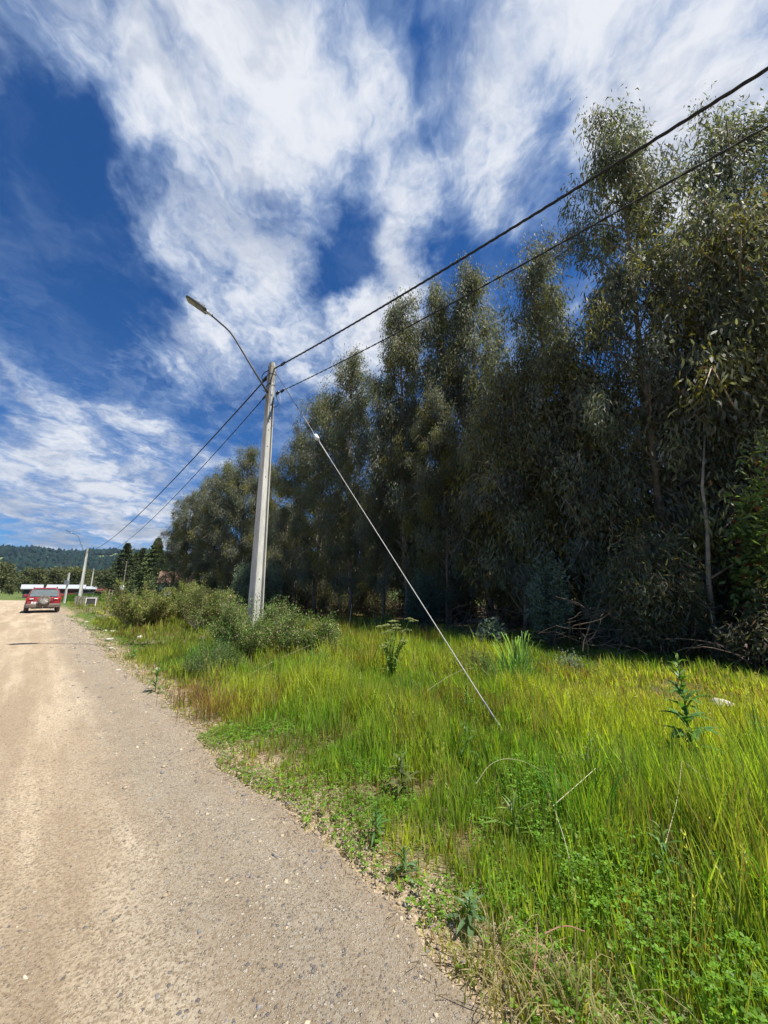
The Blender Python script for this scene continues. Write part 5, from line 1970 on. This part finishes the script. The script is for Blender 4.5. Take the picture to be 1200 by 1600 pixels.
FT = [far_tree_mesh(200 + k, 10, 3.4, 2600, c_, ll=.62) for k, c_ in enumerate([(0.115, 0.125, 0.055), (0.085, 0.10, 0.045), (0.13, 0.14, 0.055)])]
CT = [far_tree_mesh(220 + k, 10, 3.4, 10000, c_, cone=True, ll=.34) for k, c_ in enumerate([(0.085, 0.105, 0.05), (0.10, 0.13, 0.05)])]
rng = np.random.default_rng(300)
gl = 'far row of rounded olive trees below the hill'
for k in range(54):
    az_ = math.radians(-62 + k * .62 + rng.normal() * .12)
    d_ = rng.uniform(175, 215)
    tm, c2 = FT[int(rng.integers(0, 3))]
    put(tm, c2, d_ * math.sin(az_), d_ * math.cos(az_), rng.uniform(.75, 1.12), rng.uniform(0, 6), 'rounded_tree', 'rounded olive green tree in the far row below the hill', 'tree', gl, 1.25)
for k in range(16):
    az_ = math.radians(-60 + k * 1.7 + rng.normal() * .3)
    d_ = rng.uniform(135, 160)
    tm, c2 = FT[int(rng.integers(0, 3))]
    put(tm, c2, d_ * math.sin(az_), d_ * math.cos(az_), rng.uniform(.22, .36), rng.uniform(0, 6), 'round_bush', 'low rounded bush before the far tree row', 'bush', 'low bushes before the far tree row', 1.5)
# conifers left of the wood
for (px, dd, h_, v, lab) in ((190, 92, 9.6, 0, 'dark conifer standing left of the thin post with the meter box'),
                             (206, 96, 8.2, 1, 'conifer of the middle pair, the shorter left one'),
                             (216, 93, 8.9, 0, 'conifer of the middle pair, the taller right one'),
                             (238, 86, 10.2, 1, 'tallest conifer next to the white house beside the wood'),
                             (199, 104, 7.6, 0, 'low conifer half hidden behind the left dark one'),
                             (228, 97, 7.0, 0, 'low conifer behind the tallest one')):
    d_ = ray(px, 920)
    d_.z = 0
    d_.normalize()
    tm, c2 = CT[v]
    put(tm, c2, d_.x * dd, d_.y * dd, h_ / 10 * 1.12, px, 'conifer', lab, 'tree', 'dark conifers beyond the verge', 1.2)


def at(px, dd):
    d_ = ray(px, 920)
    d_.z = 0
    d_.normalize()
    return d_.x * dd, d_.y * dd


# ------------------------------------------------------------------ sheds, house, posts
def shed(px, dd, w_, dp, h_, rz, wall, roofm, label, nm='shed', pitch=.8):
    x, y = at(px, dd)
    r_ = empty(nm, (x, y, 0), rz, label, 'shed')
    m_ = MB()
    m_.box((0, 0, h_ / 2), (w_, dp, h_))
    m_.build('wall', wall, r_)
    m_ = MB()
    a_, b_ = w_ / 2 + .4, dp / 2 + .4
    m_.add([(-a_, -b_, h_ - .02), (a_, -b_, h_ - .02), (a_, 0, h_ + pitch), (-a_, 0, h_ + pitch), (-a_, b_, h_ - .02), (a_, b_, h_ - .02),
            (-a_, -b_, h_ + .10), (a_, -b_, h_ + .10), (a_, 0, h_ + pitch + .12), (-a_, 0, h_ + pitch + .12), (-a_, b_, h_ + .10), (a_, b_, h_ + .10)],
           [(0, 3, 2, 1), (3, 4, 5, 2), (6, 7, 8, 9), (9, 8, 11, 10), (0, 1, 7, 6), (4, 10, 11, 5), (0, 6, 9, 3), (3, 9, 10, 4), (1, 2, 8, 7), (2, 5, 11, 8)])
    m_.build('roof', roofm, r_)
    for k_ in range(3):
        m_ = MB()
        m_.box((-w_ * .33 + k_ * w_ * .33, -dp / 2 - .02, h_ * .5), (w_ * .14, .05, h_ * .4))
        m_.build('window' if k_ != 1 else 'door', 'shed_dark', r_)
    return r_


shed(50, 95, 2.2, 3, 1.55, .75, 'shed_dark', 'roof_zinc', 'low dark shed with a pale zinc roof left of the red car', pitch=.7)
shed(104, 112, 6.0, 4, 1.6, .65, 'red_paint', 'roof_zinc', 'long low red shed with a white zinc roof right of the red car', pitch=.8)
shed(126, 126, 6, 4, 1.5, .65, 'shed_dark', 'roof_zinc', 'dark shed behind the second concrete pole', pitch=.6)
shed(148, 128, 7, 5, 1.0, .65, 'red_paint', 'red_paint', 'small red roofed shed right of the farthest pole', pitch=.5)


def house(px, dd, w_, dp, h_, rz, label, wall, roofm, gable):
    x, y = at(px, dd)
    r_ = empty('house', (x, y, 0), rz, label, 'house')
    m_ = MB()
    m_.box((0, 0, h_ / 2), (w_, dp, h_))
    a_, b_ = w_ / 2, dp / 2
    m_.build('wall', wall, r_)
    m_ = MB()
    m_.add([(-a_, -b_ - .01, h_), (-a_, b_, h_), (-a_, 0, h_ + 1.7), (a_, -b_ - .01, h_), (a_, b_, h_), (a_, 0, h_ + 1.7)], [(0, 2, 1), (3, 4, 5), (0, 3, 5, 2), (1, 2, 5, 4), (0, 1, 4, 3)])
    m_.build('gable', gable, r_)
    for sg in (-1, 1):
        m_ = MB()
        m_.add([(-a_ - .4, sg * (b_ + .5), h_ - .2), (a_ + .4, sg * (b_ + .5), h_ - .2), (a_ + .4, 0, h_ + 1.76), (-a_ - .4, 0, h_ + 1.76),
                (-a_ - .4, sg * (b_ + .5), h_ - .08), (a_ + .4, sg * (b_ + .5), h_ - .08), (a_ + .4, 0, h_ + 1.9), (-a_ - .4, 0, h_ + 1.9)],
               [(0, 1, 2, 3), (7, 6, 5, 4), (0, 4, 5, 1), (1, 5, 6, 2), (2, 6, 7, 3), (3, 7, 4, 0)])
        m_.build('roof', roofm, r_)
    for k_ in range(4):
        m_ = MB()
        xx = -w_ * .38 + k_ * w_ * .25
        m_.box((xx, -b_ - .03, h_ * .55), (1.0, .05, 1.0))
        wn = m_.build('window', 'car_glass', r_)
        m_ = MB()
        m_.box((xx, -b_ - .05, h_ * .55 + .53), (1.12, .07, .07)).box((xx, -b_ - .05, h_ * .55 - .53), (1.12, .07, .07)).box((xx - .53, -b_ - .05, h_ * .55), (.07, .07, 1.0)).box((xx + .53, -b_ - .05, h_ * .55), (.07, .07, 1.0))
        m_.build('frame', 'white_paint', wn)
    return r_


house(287, 76, 7, 6, 2.7, .45, 'white house with a brown gable half hidden by the left end of the wood', 'white_paint', 'brown_roof', 'brown_roof')
house(418, 62, 9, 6, 2.6, .35, 'white and red house glimpsed through the trunks right of the near pole', 'white_paint', 'red_paint', 'red_paint')

# posts
x, y = at(104, 56)
r_ = empty('utility_post', (x, y, 0), 0, 'thin concrete post with a pale transformer box just right of the red car', 'post')
m_ = MB()
m_.box((0, 0, 1.7), (.18, .14, 3.4), taper=.7)
m_.build('shaft', 'pole_concrete', r_)
m_ = MB()
m_.box((.0, -.12, 2.3), (.42, .25, .5))
m_.build('box', 'galvanised', r_, bevel=.02)
x, y = at(191.5, 60)
r_ = empty('meter_post', (x, y, 0), 0, 'thin tall wooden post with a white meter box before the conifers', 'post')
m_ = MB()
m_.tube([(0, 0, 0), (0.02, 0, 2.5), (0.05, 0, 5.2)], [.07, .06, .045], 8)
m_.build('shaft', 'old_wood', r_)
m_ = MB()
m_.box((-.02, -.12, 1.75), (.42, .2, .6))
m_.build('meter_box', 'white_paint', r_, bevel=.02)
for px, dd, hh, lab in ((171, 55, 1.5, 'left grey wooden fence post before the dark conifer'), (176, 55, 1.45, 'right grey wooden fence post of the pair before the dark conifer'), (210.5, 48, 1.65, 'thick wooden fence post standing alone above the olive shrubs'),
                        (123, 115, 3.3, 'tall thin pole stub behind the long red shed')):
    x, y = at(px, dd)
    m_ = MB()
    m_.tube([(x, y, -.1), (x + .03, y, hh)], [.08, .07], 7)
    tag(m_.build('fence_post', 'old_wood'), lab, 'post')
# weathered boards at the foot of the second pole
x, y = at(138, 46)
r_ = empty('board_fence', (x, y, 0), .75, 'short weathered grey board fence right of the second concrete pole', 'fence')
for k_ in range(9):
    m_ = MB()
    m_.box((-.8 + k_ * .2, 0, .45 + .05 * math.sin(k_ * 2.3)), (.14, .03, .95))
    m_.build('board', 'old_wood', r_)
m_ = MB()
m_.box((0, .04, .7), (1.9, .04, .08))
m_.build('rail', 'old_wood', r_)
# pale goal-like frame
x, y = at(145, 44)
r_ = empty('white_frame', (x, y, .1), .72, 'low white rectangular frame standing in the verge grass', 'frame', sc=.72)
m_ = MB()
m_.box((-.5, 0, .42), (.08, .08, .95))
m_.build('post', 'white_paint', r_)
m_ = MB()
m_.box((.5, 0, .42), (.08, .08, .95))
m_.build('post', 'white_paint', r_)
m_ = MB()
m_.box((0, 0, .93), (1.1, .08, .08))
m_.build('crossbar', 'white_paint', r_)
m_ = MB()
m_.box((0, .03, .5), (.9, .03, .7))
m_.build('panel', 'shed_dark', r_)

# ------------------------------------------------------------------ haze (thin air between here and the hills)
HAZE = True
if HAZE:
    m, t, b = newmat('haze_air')
    t.n.remove(b)
    pv = t.new('ShaderNodeVolumePrincipled')
    pv.inputs['Color'].default_value = (0.42, 0.64, 1.0, 1)
    pv.inputs['Density'].default_value = 0.00006
    t.link(pv.outputs[0], t.n['Material Output'].inputs['Volume'])
    mb = MB()
    mb.box((0, 0, 97), (12600, 12600, 200))
    hz = mb.build('haze', 'haze_air')
    tag(hz, 'faint bluish haze in the air over the valley', 'haze', kind='stuff')
